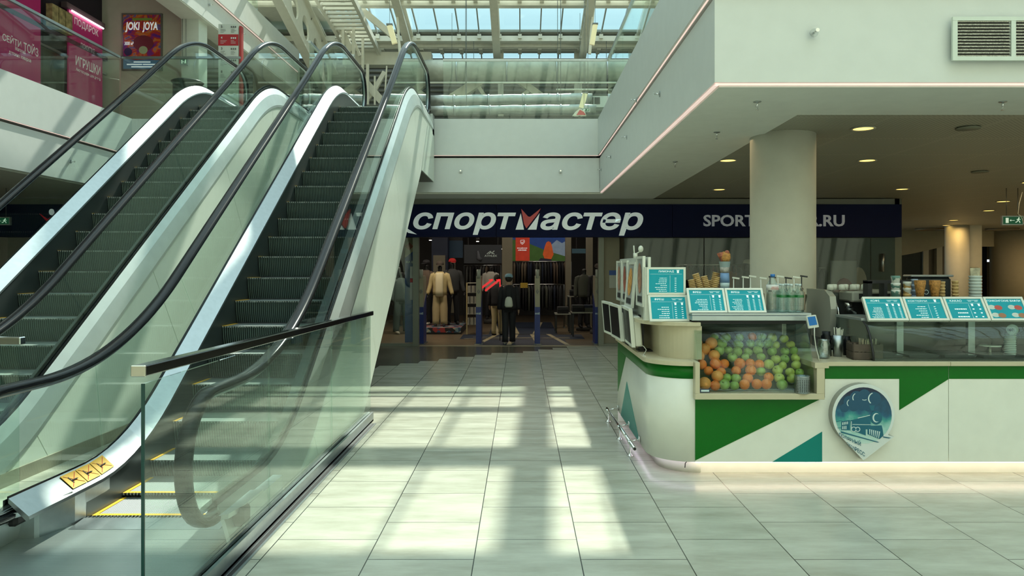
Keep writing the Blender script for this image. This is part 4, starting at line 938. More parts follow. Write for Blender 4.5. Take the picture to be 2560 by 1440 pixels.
for i, (x, y, h, r_, n, l) in enumerate(((2.72,6.6,.22,.045,'thermos','black thermos standing between the glass jar and straw cup'),(2.93,6.66,.17,.035,'black_tumbler','black tumbler behind the wooden crate'))):
    t = grp(n, l, n.split('_')[-1], (x,y,.96)); MB().lathe([(r_,0),(r_,h*.8),(r_*.8,h*.85),(r_*.8,h)], (x,y,.96), 16).build('body', BLACK, t); MB().path([(x+r_,y,.96+h*.7),(x+r_+.03,y,.96+h*.6),(x+r_+.03,y,.96+h*.35),(x+r_,y,.96+h*.25)], .006).build('handle', BLACK, t)
# coffee machine on the back counter
MB().box(2.5, 6.0, 7.0, 7.75, 0, .95).build('back_counter', COUNTW, kiosk); MB().box(1.5, 2.48, 7.2, 7.75, 0, 1.25).build('back_counter', COUNTW, kiosk)
cm = thing('coffee_machine', 'rounded silver-grey espresso machine behind the coffee price list', 'coffee machine', (3.2,7.3,.95))
GM = mat('silver_grey_plastic', (.42,.43,.38), .3, .2)
X0, X1 = 2.99, 3.50
MB().loft([[(x,7.1,1.06),(x,7.05,1.35),(x,7.08,1.47),(x,7.2,1.53),(x,7.65,1.53),(x,7.65,1.06)] for x in (X0-.04, X0+.02)]).build('side_cheek', GM, cm)
MB().loft([[(x,7.1,1.06),(x,7.05,1.35),(x,7.08,1.47),(x,7.2,1.53),(x,7.65,1.53),(x,7.65,1.06)] for x in (X1-.02, X1+.04)]).build('side_cheek', GM, cm)
MB().box(X0, X1, 7.3, 7.64, .95, 1.50).build('housing', STEELD, cm, .01)
MB().box(X0+.14, X1+.02, 6.99, 7.3, 1.42, 1.52).build('control_head', GM, cm, .015)
m = MB(); m.box(X0+.20,X0+.24,6.98,6.995,1.45,1.50); m.build('button', BLACKM, cm); MB().box(X0+.28,X0+.40,6.98,6.995,1.45,1.50).build('control_display', BLACKM, cm); MB().box(X0+.44,X0+.49,6.98,6.995,1.45,1.50).build('button', BLACKM, cm)
MB().box(X0, X1, 7.0, 7.3, 1.02, 1.07).build('drip_tray', STEEL, cm, .004)
MB().box(X0+.02, X1-.02, 7.02, 7.5, .95, 1.02).build('foot_base', STEELD, cm)
for x in (X0+.16, X0+.34):
    m = MB(); m.lathe([(.035,0),(.035,.05)], (x,7.12,1.36), 14); m.build('brew_group', CHROME, cm); m = MB(); m.lathe([(.03,0),(.034,.02),(.034,.04)], (x,7.10,1.32), 14); m.tube((x,7.08,1.34),(x-.02,6.93,1.32), .011, 8); m.build('portafilter', STEELD, cm)
MB().path([(X0+.03,7.1,1.42),(X0+.02,7.03,1.36),(X0+.03,7.0,1.2),(X0+.05,7.02,1.12)], .006).build('steam_wand', CHROME, cm)
# cups and cloth upside down on top
for i in range(7): 
    x, y = X0+.02+.055*i, 7.2+.05*(i % 2)
    if i == 0: c0_ = tag(MB().lathe([(.034,0),(.03,.05),(.012,.055)], (0,0,0), 12).build('white_cup', WPL), 'white cup upside down on top of the coffee machine', 'cup', 'cups on the coffee machine'); c0_.location = (x,y,1.53)
    else: c = c0_.copy(); COL.objects.link(c); c.location = (x,y,1.53)
t = thing('coffee_grinder', 'dark coffee grinder with hopper between pumps and coffee machine', 'grinder', (2.75,7.4,.95)); MB().box(2.70,2.86,7.3,7.55,.95,1.3).build('grinder_body', STEELD, t, .01); MB().lathe([(.05,0),(.085,.16),(.08,.18)], (2.78,7.42,1.3), 16).build('hopper', glass('smoky_plastic', (.4,.38,.33), 1.5), t)
# ================================================================ sports shop behind the hall
YF = 16.43
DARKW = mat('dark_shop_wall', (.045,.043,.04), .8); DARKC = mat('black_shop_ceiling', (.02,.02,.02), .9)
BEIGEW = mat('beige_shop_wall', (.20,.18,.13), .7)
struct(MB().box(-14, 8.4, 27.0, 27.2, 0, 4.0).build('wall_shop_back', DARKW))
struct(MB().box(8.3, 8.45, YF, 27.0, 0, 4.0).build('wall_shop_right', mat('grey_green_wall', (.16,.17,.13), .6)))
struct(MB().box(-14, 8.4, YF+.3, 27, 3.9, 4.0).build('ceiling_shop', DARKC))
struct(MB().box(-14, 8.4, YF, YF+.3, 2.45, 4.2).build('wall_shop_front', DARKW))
sf = sroot('window_2')
PF = mat('grey_aluminium_frame', (.17,.18,.15), .4, .3)
for x0, x1 in ((-2.40,-2.27),(1.71,1.83)): MB().box(x0, x1, YF-.05, YF+.1, 0, 2.45).build('post', PF, sf)
xs = [(-11.4,-8.4),(-8.38,-5.4),(-5.38,-2.41),(2.2,4.05),(4.07,5.9),(5.92,7.75),(7.77,8.3)]
for x0, x1 in xs: MB().box(x0, x1, YF, YF+.012, .06, 2.43).build('pane', GLS, sf)
MB().box(-11.4, -2.4, YF-.03, YF+.05, 0, .06).build('sill', PF, sf); MB().box(1.83, 8.3, YF-.03, YF+.05, 0, .06).build('sill', PF, sf)
MB().box(-2.3, 1.75, YF-.05, YF+.12, 0, .006).build('threshold', mat('brass_threshold', (.35,.32,.24), .4, .8), sf)
struct(MB().box(1.83, 2.19, YF+.05, YF+.35, 0, 2.45).build('wall_pier', BEIGEW))
m = MB(); m.tube((8.0,YF-.06,1.65), (8.0,YF-.06,2.05), .03, 10); m.build('handle', STEEL, sf)
# sign band
sg = thing('shop_sign', 'long navy sign band with big white slanted letters and a red wing', 'sign', (0,16.2,2.41))
for x0, x1 in ((-11.4,-8.0),(-7.99,-4.2),(-4.19,-.55),(-.54,3.3),(3.31,8.32)): MB().box(x0, x1, 16.18, YF, 2.41, 3.125).build('sign_panel', NAVY, sg)
LETT = mat('white_acrylic_letter', (.72,.78,.76), .35, emit=(.72,.86,.84), es=.22); RED = mat('red_acrylic', (.45,.012,.02), .15, emit=(.4,.01,.02), es=.15)
YL = 16.15
def sgtext(t, x0, x1, yb, yt, name='letters', m_=LETT, bold=.024, shear=.22, Y=YL):
    mb = MB(); o = W(x0, yb, Y); w = (x1-x0)*Y/F; h = (yb-yt)*Y/F
    put_text(mb, t, o, (1,0,0) if 0 else (w,0,0), (0,0,h), 1, 1, bold, shear, back=(0,.03,0)); return mb.build(name, m_, sg)
sgtext('спорт', 1033, 1290, 587, 531); sgtext('астер', 1351, 1608, 589, 531)
def sgpoly(pts, m_, name, Y=YL, d=.03): MB().prism([W(a, b, Y) for a, b in pts], (0, d, 0)).build(name, m_, sg)
sgpoly([(1289,574),(1302,533),(1310,574)], LETT, 'letter_stroke'); sgpoly([(1319,574),(1349,533),(1341,574)], LETT, 'letter_stroke')
sgpoly([(1303,522),(1320,541),(1325,542),(1352,521),(1345,534),(1316,571),(1310,560)], RED, 'red_wing', YL-.03, .06)
sgpoly([(1000,560),(1042,586),(1020,582)], LETT, 'white_swoosh')
sgpoly([(842,579),(880,545),(905,583),(893,583),(874,560),(856,583)], LETT, 'logo_stroke'); sgpoly([(868,528),(905,545),(885,560)], RED, 'red_wing')
sgpoly([(98,534),(118,548),(140,534),(124,556),(119,556)], RED, 'red_wing'); sgpoly([(128+6*math.cos(k*.5), 530+8*math.sin(k*.5)) for k in range(13)][:12], LETT, 'logo_dot'); sgpoly([(100,575),(118,556),(112,578)], LETT, 'logo_stroke')
sgtext('SPORTMASTER.RU', 1759, 2112, 566, 537, 'web_address', mat('pale_web_letters', (.42,.45,.48), .5, emit=(.4,.43,.48), es=.15), .02, 0)
# soffit ledge over the sign
struct(MB().box(-11.4, 8.2, 16.25, YF, 3.125, 3.25).build('trim_11', mat('grey_ledge', (.22,.22,.19), .6)))
# floor graphics
FM = mat('navy_floor_mat', (.015,.025,.05), .5); FB = mat('beige_floor_stripe', (.42,.36,.22), .5)
m = MB(); m.box(-1.05, 1.05, 16.62, 17.9, .0, .004); m.box(-1.5, 1.55, 18.0, 19.2, 0, .004); m.box(-.85, .95, 19.3, 23.5, 0, .004)
m.mi = 1
for a, b in (((-1.0,16.62),(-.62,19.3)),((-.28,16.62),(-.12,19.3)),((.40,16.62),(.28,19.3)),((1.05,16.62),(.70,19.3)),((-.62,19.3),(-.85,23.4)),((-.10,19.4),(-.3,23.4)),((.35,19.4),(.62,23.4))):
    w = .055; m.add([(a[0]-w,a[1],.006),(a[0]+w,a[1],.006),(b[0]+w,b[1],.006),(b[0]-w,b[1],.006)], [(0,1,2,3)])
m.add([(-1.4,18.05,.006),(1.2,18.35,.006),(1.2,18.40,.006),(-1.4,18.10,.006)], [(0,1,2,3)]); m.add([(-1.2,18.5,.006),(1.2,18.15,.006),(1.2,18.2,.006),(-1.2,18.55,.006)], [(0,1,2,3)])
tag(m.build('floor_mat', [FM, FB]), 'navy floor mat with beige stripes inside the sports shop entrance', 'floor mat')

# ---- figures
def figure(name, label, cat, loc, rz=0, h=1.75, legs=.09, armsout=.12, top=None, bottom=None, cap=None, bodym=None, shoes=None, wide=1., stride=0., flare=1., hair=None, group=None, armfwd=0., torso=True):
    t = thing(name, label, cat, loc, group, rz); s = h/1.75; bodym = bodym or BODY
    V = []; E = []; R = []
    def v(x, y, z, r): V.append((x*s, y*s, z*s)); R.append(r*s); return len(V)-1
    p = v(0,0,.93,.13); a = v(0,.0,1.10,.115); c = v(0,0,1.32,.135); n = v(0,.0,1.47,.055); k = v(0,-.01,1.56,.055); hd = v(0,-.012,1.66,.082); E += [(p,a),(a,c),(c,n),(n,k),(k,hd)]
    for sx in (-1, 1):
        st = stride*sx
        q = [v(sx*.09,0,.86,.09), v(sx*legs,st*.5-.01,.49,.055), v(sx*(legs+.01),st,.10,.036), v(sx*(legs+.02),st-.12,.03,.03)]
        E += [(p,q[0]),(q[0],q[1]),(q[1],q[2]),(q[2],q[3])]
        sh = v(sx*.17,0,1.42,.06); el = v(sx*(.20+armsout*.4),.03-armfwd*.3,1.13,.04); wr = v(sx*(.20+armsout),-.03-armfwd,.88,.026); pa = v(sx*(.205+armsout),-.04-armfwd,.82,.03)
        E += [(c,sh),(sh,el),(el,wr),(wr,pa)]
        for j, (dx, dy, L) in enumerate(((0,-.022,.07),(0,-.008,.085),(0,.006,.08),(0,.02,.065))):
            f = v(sx*(.205+armsout)-sx*.006, -.04-armfwd+dy*1.2, .775, .009); f2 = v(sx*(.205+armsout)-sx*.016, -.045-armfwd+dy*1.2, .80-L, .008); E += [(pa,f),(f,f2)]
        th = v(sx*(.19+armsout),-.075-armfwd,.80,.010); th2 = v(sx*(.185+armsout),-.09-armfwd,.765,.008); E += [(pa,th),(th,th2)]
    me = bpy.data.meshes.new('body'); me.from_pydata(V, E, []); me.materials.append(bodym)
    o = bpy.data.objects.new('body', me); COL.objects.link(o); o.parent = t
    sk = o.modifiers.new('skin', 'SKIN'); sk.use_smooth_shade = True
    if not me.skin_vertices: 
        import bmesh
        bm = bmesh.new(); bm.from_mesh(me); bm.verts.layers.skin.verify(); bm.to_mesh(me); bm.free()
    for i, sv in enumerate(me.skin_vertices[0].data): sv.radius = (R[i], R[i]); sv.use_root = (i == 0)
    o.modifiers.new('smooth', 'SUBSURF').levels = 1
    def ell(z, rx, ry, y=0, n=14): return [(rx*s*math.cos(2*math.pi*i/n), (y+ry*math.sin(2*math.pi*i/n))*s, z*s) for i in range(n)]
    if top:
        m = MB(); m.sm = True; w = wide
        m.loft([ell(.86,.19*w,.145),ell(.95,.185*w,.15),ell(1.1,.185*w,.14),ell(1.3,.215*w,.145),ell(1.40,.20*w,.12),ell(1.46,.12,.085),ell(1.49,.075,.07)])
        for sx in (-1, 1): m.path([(sx*.13*s,0,1.41*s),(sx*.19*s,0,1.385*s),(sx*(.20+armsout*.25)*s,.02*s,1.25*s),(sx*(.20+armsout*.45)*s,(.03-armfwd*.3)*s,1.12*s),(sx*(.20+armsout*.9)*s,(-.02-armfwd*.85)*s,.92*s),(sx*(.20+armsout)*s,(-.03-armfwd)*s,.87*s)], [.065*s,.078*s*w,.068*s*w,.062*s*w,.052*s*w,.045*s], 10)
        m.build('jacket', top, t, local=True)
    if bottom:
        m = MB(); m.sm = True; m.loft([ell(.80,.17,.13),ell(.92,.17,.135),ell(1.0,.155,.12)])
        for sx in (-1, 1):
            st = stride*sx; m.path([(sx*.085*s,0,.90*s),(sx*.092*s,0,.80*s),(sx*legs*s,(st*.5-.01)*s,.49*s),(sx*(legs+.008)*s,st*.9*s,.15*s),(sx*(legs+.008)*s,st*s,.05*s)], [.10*s,.098*s,.075*s*flare,.066*s*flare,.068*s*flare], 12)
        m.build('trousers', bottom, t, local=True)
    if shoes:
        for sx in (-1, 1):
            m = MB(); m.sm = True; x = sx*(legs+.015); y = stride*sx; m.loft([[((x+.045*w_*math.cos(2*math.pi*i/10))*s, (y+.05-q)*s, (.001+hh*(.5+.5*math.sin(2*math.pi*i/10)))*s) for i in range(10)] for q, w_, hh in ((0,.7,.10),(.06,.95,.11),(.14,1,.075),(.22,.8,.05),(.26,.3,.03))]); m.build('shoe', shoes, t, local=True)
    if hair: MB().ball((0,.012*s,1.665*s), .098*s, 14, 1.1).build('hair', hair, t, local=True)
    if loc[2] > .03 and loc[2] != ZP: MB().lathe([(.22,-loc[2]),(.22,-.004),(.20,0)], (0,0,0), 20).build('base_plate', DARKW, t, local=True)
    if cap:
        m = MB(); m.sm = True; pr = [(.104*s,0),(.106*s,.03*s),(.09*s,.075*s),(.05*s,.10*s),(.0001,.106*s)]; m.lathe(pr, (0,0,1.675*s), 14); m.sm = False
        m.hexa([(-.07*s,-.09*s,1.675*s),(.07*s,-.09*s,1.675*s),(.05*s,-.185*s,1.66*s),(-.05*s,-.185*s,1.66*s),(-.07*s,-.09*s,1.685*s),(.07*s,-.09*s,1.685*s),(.05*s,-.185*s,1.668*s),(-.05*s,-.185*s,1.668*s)]); m.build('cap', cap, t, local=True)
    return t
c_ = lambda n, *a, **k: mat(n, a, .8, **k)
BEI = c_('beige_fleece', .50,.40,.20, noise=.1, nscale=12); BEP = c_('beige_trouser_cloth', .42,.33,.18); BLK = c_('black_cloth', .008,.008,.011); CHA = c_('charcoal_cloth', .03,.032,.035); OLV = c_('olive_grey_cloth', .06,.065,.05)
BRN = c_('brown_cloth', .10,.07,.05); DNM = c_('grey_teal_cloth', .06,.09,.09); REDC = c_('red_cap_cloth', .4,.01,.01); BLUC = c_('light_blue_cap_cloth', .22,.36,.45); WHC = c_('white_cloth', .5,.48,.42); BRC = c_('brown_cap_cloth', .06,.045,.035); SHO = c_('pale_trainers', .45,.42,.36)
def fx(px, Y): return (px-CX)*Y/F
ZP = .17
mq = figure('mannequin', 'mannequin in beige jacket and wide beige trousers on patterned platform', 'mannequin', (fx(1100,19.9),19.9,ZP), 0, 1.72, .10, .14, BEI, BEP, BRC, shoes=BLK, wide=1.05, flare=1.5, group='shop mannequins')
m = MB(); m.sm = True; m.loft([[(x, -.13-.03*math.cos(x*9)-dy, z) for x in (-.10,-.05,0,.05,.10)]+[(.10,-.10,z),(-.10,-.10,z)] for z, dy in ((.80,.03),(.95,.045),(1.2,.035),(1.38,.02),(1.43,-.01))]); m.build('cream_sweater', c_('cream_sweater_cloth', .66,.58,.38), mq, local=True)
figure('mannequin', 'mannequin in charcoal top and black trousers wearing a red cap', 'mannequin', (fx(1131,20.5),20.5,ZP), .3, 1.80, .11, .12, CHA, BLK, REDC, shoes=BLK, group='shop mannequins')
figure('mannequin', 'mannequin in brown top with dark trousers left of the beige one', 'mannequin', (fx(1066,20.4),20.4,ZP), -.5, 1.76, .10, .06, BRN, BLK, BLK, shoes=SHO, group='shop mannequins')
figure('mannequin', 'mannequin in long grey-teal clothes behind the left shop glass', 'mannequin', (fx(1003,19.4),19.4,.02), .6, 1.70, .14, .10, DNM, DNM, None, shoes=SHO, flare=1.3, group='shop mannequins')
figure('mannequin', 'mannequin with red-orange cap behind the blue banner, left shop window', 'mannequin', (fx(1026,21.5),21.5,.1), 0, 1.80, .1, .06, BLK, BLK, c_('orange_cap_cloth', .4,.07,.01), shoes=BLK, group='shop mannequins')
figure('mannequin', 'mannequin in olive grey hoodie standing by the folded-clothes tables', 'mannequin', (fx(1460,20.5),20.5,.08), .2, 1.72, .1, .06, OLV, BLK, None, shoes=BLK, group='shop mannequins')
figure('mannequin', 'dark mannequin with beige cap directly behind the right door post', 'mannequin', (fx(1496,19.5),19.5,.1), -.2, 1.72, .1, .06, BLK, BLK, BRC, shoes=BLK, group='shop mannequins')
figure('mannequin', 'mannequin in white shirt behind the red angular sign', 'mannequin', (fx(1227,23),23,.15), 0, 1.72, .1, .08, WHC, BLK, None, shoes=BLK, group='shop mannequins')
figure('mannequin', 'black mannequin with white cap behind the glass beside the round column', 'mannequin', (fx(1868,18.5),18.5,.2), .2, 1.72, .1, .06, CHA, BLK, WHC, shoes=BLK, group='shop mannequins')
figure('mannequin', 'mannequin in rust-orange jacket behind the shop glass, under the web address', 'mannequin', (fx(1822,18.9),18.9,.2), 0, 1.70, .1, .08, c_('rust_cloth', .28,.07,.02), BLK, None, shoes=BLK, group='shop mannequins')
pe = figure('person', 'person in black with light blue cap and small white backpack, walking into the shop', 'person', (fx(1272,16.95),16.95,0), math.pi, 1.58, .085, .05, BLK, BLK, BLUC, mat('skin', (.35,.22,.15), .6), SHO, 1.08, .10, 1.15, hair=c_('dark_hair', .01,.008,.006))
m = MB(); m.sm = True; m.loft([[(.085*w_*math.cos(2*math.pi*i/12), .15+.05*math.sin(2*math.pi*i/12)*w_, z) for i in range(12)] for z, w_ in ((.84,.85),(.88,1.15),(.96,1.05),(1.0,.98),(1.05,.8),(1.08,.4))])
m.build('backpack', c_('white_backpack', .55,.57,.50), pe, local=True)
m = MB(); m.path([(-.06,.13,1.06),(-.07,.10,1.3),(-.07,.0,1.34)], .01); m.path([(.06,.13,1.06),(.07,.10,1.3),(.07,.0,1.34)], .01); m.build('backpack_strap', BLK, pe, local=True)
figure('person', 'person in dark jacket with beige trousers, deeper inside the shop left of the other', 'person', (fx(1243,19.0),19.0,0), math.pi-.3, 1.55, .08, .05, BLK, BEP, None, mat('skin', (.35,.22,.15), .6), BLK, 1.0, .06, hair=c_('dark_hair', .01,.008,.006))
# platform with patterned edge
t = thing('display_platform', 'low black platform with a colourful patterned edge under the mannequins', 'platform', (fx(1100,19.8),19.8,0))
MB().box(fx(1030,19.3), fx(1153,19.3), 19.3, 21.2, 0, .165).build('platform_body', BLACKM, t)
def mosaic():
    m = mat('patterned_platform_edge', (.4,.1,.1), .6); nt = m.node_tree; N = nt.nodes; L = nt.links
    tc = N.new('ShaderNodeTexCoord'); vo = N.new('ShaderNodeTexVoronoi'); vo.inputs['Scale'].default_value = 11; L.new(tc.outputs['Object'], vo.inputs['Vector'])
    sp = N.new('ShaderNodeSeparateColor'); L.new(vo.outputs['Color'], sp.inputs[0]); rp = N.new('ShaderNodeValToRGB'); rp.color_ramp.interpolation = 'CONSTANT'; L.new(sp.outputs[0], rp.inputs[0]); E = rp.color_ramp.elements
    E[0].color = (.03,.07,.14,1); E[1].position = .8; E[1].color = (.35,.32,.25,1)
    for p, c in ((.25,(.3,.03,.03,1)),(.45,(.15,.25,.28,1)),(.65,(.01,.01,.012,1))): e = E.new(p); e.color = c
    L.new(rp.outputs[0], N['Principled BSDF'].inputs['Base Color']); return m
MB().box(fx(1031,19.29), fx(1152,19.29), 19.28, 21.15, .05, .168).build('patterned_edge', mosaic(), t)
# security gates
BG = mat('navy_blue_gate', (.01,.025,.16), .4); BGB = mat('beige_gate_cover', (.30,.27,.19), .5)
for px, lb in ((1056,'security gate just right of the left door post'),(1198,'security gate left of the person with the blue cap'),(1343,'security gate right of the person with the blue cap'),(1491,'security gate beside the right door post')):
    x = fx(px,17.0); t = thing('security_gate', 'slim blue and beige '+lb, 'security gate', (x,17.0,0), 'security gates at the shop entrance')
    y0, y1 = 16.75, 17.25; a, b_ = x-.06, x+.06
    m = MB(); m.prism([(a,y0,.0),(a,y0,.85),(a,y1,1.15),(a,y1,0)], (.12,0,0)); m.build('blue_cover', BG, t)
    m = MB(); m.prism([(a+.005,y0,.85),(a+.005,y0,1.55),(a+.005,y1,1.55),(a+.005,y1,1.15)], (.11,0,0)); m.build('beige_cover', BGB, t)
    m = MB(); m.tube((x,y0+.03,1.5), (x,y0+.03,1.7), .045, 10); m.build('lamp_cap', mat('pale_lamp', (.35,.35,.3), .4), t)
    MB().box(x-.09,x+.09,y0-.05,y1+.05,0,.02).build('base_plate', STEELD, t)
    m = MB(); put_text(m, 'НА ВСЁ', (x-.05,y0-.003,.68), (1,0,0), (0,0,1), .10, .05, .03); m.build('lettering', TW, t)
    m = MB(); s_ = .03
    for k in (1,.55): m.path([(x+s_*k*math.cos(q*math.pi/2),y0-.002,1.2+s_*1.8*k*math.sin(q*math.pi/2)) for q in range(5)], .003, 4)
    m.build('diamond_mark', BG, t)
# blue and beige banner left window
t = thing('window_banner', 'blue and beige banner reading НА ВСЁ behind the left shop glass', 'banner', (fx(1030,16.8),16.8,0))
xb0, xb1 = fx(1014,16.8), fx(1036,16.6)
MB().prism([(xb0,16.7,.05),(xb1,16.7,.05),(xb1,16.7,2.15),(xb0,16.7,1.95)], (0,.02,0)).build('blue_sheet', mat('blue_banner', (.015,.06,.25), .5), t)
MB().prism([(xb0,16.69,1.95),(xb1,16.69,2.15),(xb1,16.69,2.42),(xb0,16.69,2.42)], (0,.02,0)).build('beige_sheet', BGB, t)
m = MB(); put_text(m, 'НА Е', (xb0+.03,16.68,1.84), (1,0,0), (0,0,1), .16, .05, .03); m.build('lettering', TW, t)
m = MB()
for k in (.08,.05,.02): m.path([(xb0+.10+k*math.cos(q*math.pi/2),16.68,2.22+k*math.sin(q*math.pi/2)) for q in range(5)], .006, 4)
m.build('diamond_mark', REDC, t)
# shop pillars
for x0, x1, y0, m_ in ((1255,1281,22.0,BEIGEW),(1415,1428,22.4,BEIGEW),(1468,1482,22.0,BEIGEW),(1079,1119,23.0,mat('navy_pillar', (.01,.018,.05), .6)),(1690,1760,24,DARKW)):
    struct(MB().box(fx(x0,y0), fx(x1,y0), y0, y0+.5, 0, 3.9).build('pillar', m_))
t = thing('wall_panel', 'tall beige panel on the navy shop pillar behind the mannequins', 'panel', (fx(1097,22.9),22.9,0)); MB().box(fx(1083,22.9),fx(1113,22.9),22.9,22.98,.3,2.12).build('panel_board', BEIGEW, t)
t = thing('wall_panel', 'narrow beige panel between red-capped mannequin and sock rack', 'panel', (fx(1133,23.5),23.5,0)); MB().box(fx(1126,23.5),fx(1138,23.5),23.5,23.6,.3,1.98).build('panel_board', BEIGEW, t)
t = thing('blue_header', 'blue header panel above the clothes behind the mannequins', 'panel', (fx(1140,23.6),23.6,2.0)); MB().box(fx(1125,23.6),fx(1156,23.6),23.63,23.66,2.55,3.9).build('hanger', BLACKM, t); MB().box(fx(1122,23.6),fx(1157,23.6),23.6,23.7,2.05,2.6).build('panel_board', mat('blue_header_board', (.02,.06,.12), .6), t)
t = thing('blue_header', 'blue-grey header panel right of the mountain light box', 'panel', (fx(1450,24),24,2.0)); MB().box(fx(1440,24),fx(1442,24),24.03,24.06,2.3,3.9).build('hanger', BLACKM, t); MB().box(fx(1430,24),fx(1466,24),24,24.1,2.2,2.35).build('panel_board', mat('blue_grey_board', (.05,.12,.17), .6), t)
# mountain light box
def em(n, c, e): return mat(n, c, .6, emit=c, es=e, noise=.25, nscale=5)
YB = 24.0
t = thing('light_box', 'wide light box with green mountains, orange hiker and red panel', 'light box', W(1347,652,YB))
MB().box(fx(1300,24.02),fx(1302,24.02),24.03,24.06,2.5,3.9).build('hanger', BLACKM, t); MB().box(fx(1400,24.02),fx(1402,24.02),24.03,24.06,2.5,3.9).build('hanger', BLACKM, t)
def lp(pts, m_, name, d=0.): MB().prism([W(a, b, YB-d) for a, b in pts], (0,.02,0)).build(name, m_, t)
lp([(1277,594),(1418,594),(1418,653),(1277,653)], em('deep_blue_sky_print', (.008,.03,.12), .5), 'sky_print')
lp([(1277,600),(1300,598),(1330,612),(1365,626),(1418,640),(1418,653),(1277,653)], em('green_mountain_print', (.03,.07,.012), .45), 'mountain_print', .01)
lp([(1378,612),(1392,600),(1405,608),(1418,600),(1418,642),(1370,628)], em('grey_peak_print', (.10,.13,.16), .7), 'peak_print', .012)
lp([(1289,594),(1324,594),(1324,652),(1289,652)], em('red_panel_print', (.38,.03,.012), .4), 'red_panel', .03)
lp([(1362,616),(1366,606),(1371,603),(1377,606),(1380,616),(1384,636),(1378,648),(1362,648),(1357,636)], em('orange_jacket_print', (.45,.07,.012), .35), 'hiker_print', .03)
lp([(1345,653),(1352,645),(1378,648),(1380,653)], em('dark_legs_print', (.01,.01,.02), .3), 'hiker_legs_print', .032)
mb = MB(); YB2 = YB-.04
for s_, x0, x1, yb, yt in (('РОЖДЁННЫЕ',1293,1318,622,618.5),('АЛЬПАМИ',1295,1316,627,623.5)): put_text(mb, s_, W(x0,yb,YB2), ((x1-x0)*YB2/F,0,0), (0,0,(yb-yt)*YB2/F), 1, 1, .03)
for a, b in (((1301,602),(1302,608)),((1302,608),(1306,611)),((1306,611),(1311,606)),((1311,606),(1311,601)),((1301,601),(1311,600)),((1303,605),(1306,608)),((1306,608),(1309,603))): mb.bar(W(*a,YB2), W(*b,YB2), .01, .012)
mb.build('lettering', INK, t)
# dark sportswear banner
YB = 23.0; t = thing('sportswear_banner', 'dark grey banner with white lettering above the clothes racks', 'banner', W(1207,658,YB))
MB().prism([W(1160,658,YB),W(1254,658,YB),W(1254,612,YB),W(1160,612,YB)], (0,.03,0)).build('banner_sheet', mat('dark_grey_banner', (.035,.042,.055), .6), t)
m = MB(); put_text(m, 'ATHLEX', W(1211,642,YB-.01), (32*YB/F,0,0), (0,0,5*YB/F), 1, 1, .03)
for a, b in (((1217,635),(1226,628)),((1222,635),(1227,631)),((1226,628),(1231,635)),((1231,631),(1236,627)),((1230,632),(1236,635))): m.bar(W(*a,YB-.01), W(*b,YB-.01), .01, .025)
m.build('lettering', TW, t)
MB().box(fx(1170,23.1),fx(1172,23.1),23.03,23.06,2.3,3.9).build('hanger', BLACKM, t); MB().box(fx(1244,23.1),fx(1246,23.1),23.03,23.06,2.3,3.9).build('hanger', BLACKM, t)
m = MB(); m.sm = True; m.path([W(1194,627,YB-.02),W(1196,637,YB-.02),W(1196,645,YB-.02),W(1203,650,YB-.02)], [.03,.05,.07,.06], 8); m.build('figure_print', mat('grey_figure_print', (.10,.11,.13), .6), t)
# red angular sign
YB = 17.6; t = thing('red_angular_sign', 'glowing red sign of slanted strokes left of the blue-capped person', 'sign', W(1222,728,YB))
RN = mat('red_neon', (.6,.02,.02), .4, emit=(.75,.03,.035), es=.8)
for a, b, w_ in (((1194,727),(1232,699),.05),((1213,727),(1249,699),.05),((1222,699.5),(1232,699.5),.018),((1240,699.5),(1251,699.5),.018),((1250,698),(1250,728),.022)):
    MB().bar(W(*a,YB), W(*b,YB), .02, w_, up=(0,0,1)).build('stroke', RN, t)
m = MB(); m.tube(W(1250,728,YB), (fx(1250,YB),YB,0), .008); m.tube(W(1198,727,YB), (fx(1198,YB),YB,.0), .008); m.build('stand', BLACKM, t)
# racks with clothes
CLO = [BLK, CHA, BRN, OLV, c_('dark_navy_cloth', .012,.018,.04), c_('grey_cloth', .10,.10,.095), c_('tan_cloth', .16,.12,.08), c_('dark_red_cloth', .10,.012,.012)]
def garment(m_):
    g = MB(); g.sm = True
    g.loft([[(w*math.cos(2*math.pi*i/8), .02+.19*d*math.sin(2*math.pi*i/8), z) for i in range(8)] for z, w, d in ((-.72,.030,1.0),(-.35,.035,1.05),(-.12,.035,1.1),(-.04,.02,.6),(0,.004,.1))])
    o = g.build('hanging_garment', m_); return o
GP = [garment(m_) for m_ in CLO]; gu = set()
def rack(label, gl, x0, x1, y, z, n, cat='clothes rack', along='x', cols=(0,1,2,3,4,5), sc=1.):
    t = thing('clothes_rack', label, cat, ((x0+x1)/2, y, 0), 'clothes racks in the shop')
    m = MB(); m.tube((x0,y,z+.03), (x1,y,z+.03), .014, 8); m.build('rail', CHROME, t)
    for x in (x0, x1): m = MB(); m.tube((x,y,0), (x,y,z+.03), .014, 8); m.box(x-.02,x+.02,y-.25,y+.25,0,.03); m.build('upright', STEELD, t)
    for i in range(n):
        k = rnd.choice(cols); o = GP[k]
        if k not in gu: gu.add(k)
        else: o = GP[k].copy(); COL.objects.link(o)
        o.location = (x0+.06+(x1-x0-.12)*(i+.5)/n, y+rnd.uniform(-.02,.02), z+.01); o.rotation_euler = (0,0,rnd.uniform(-.25,.25)); o.scale = (sc,1,sc*rnd.uniform(.9,1.05))
        tag(o, '%s garment hanging on the %s' % ({0:'black',1:'charcoal',2:'brown',3:'olive',4:'dark navy',5:'grey',6:'tan',7:'dark red'}[k], gl), 'garment', 'garments on the '+gl)
rack('upper clothes rack under the mountain light box', 'upper rack below the mountain light box', fx(1277,23.4), fx(1428,23.4), 23.4, 1.90, 20, cols=(0,1,2,3,0,4,6))
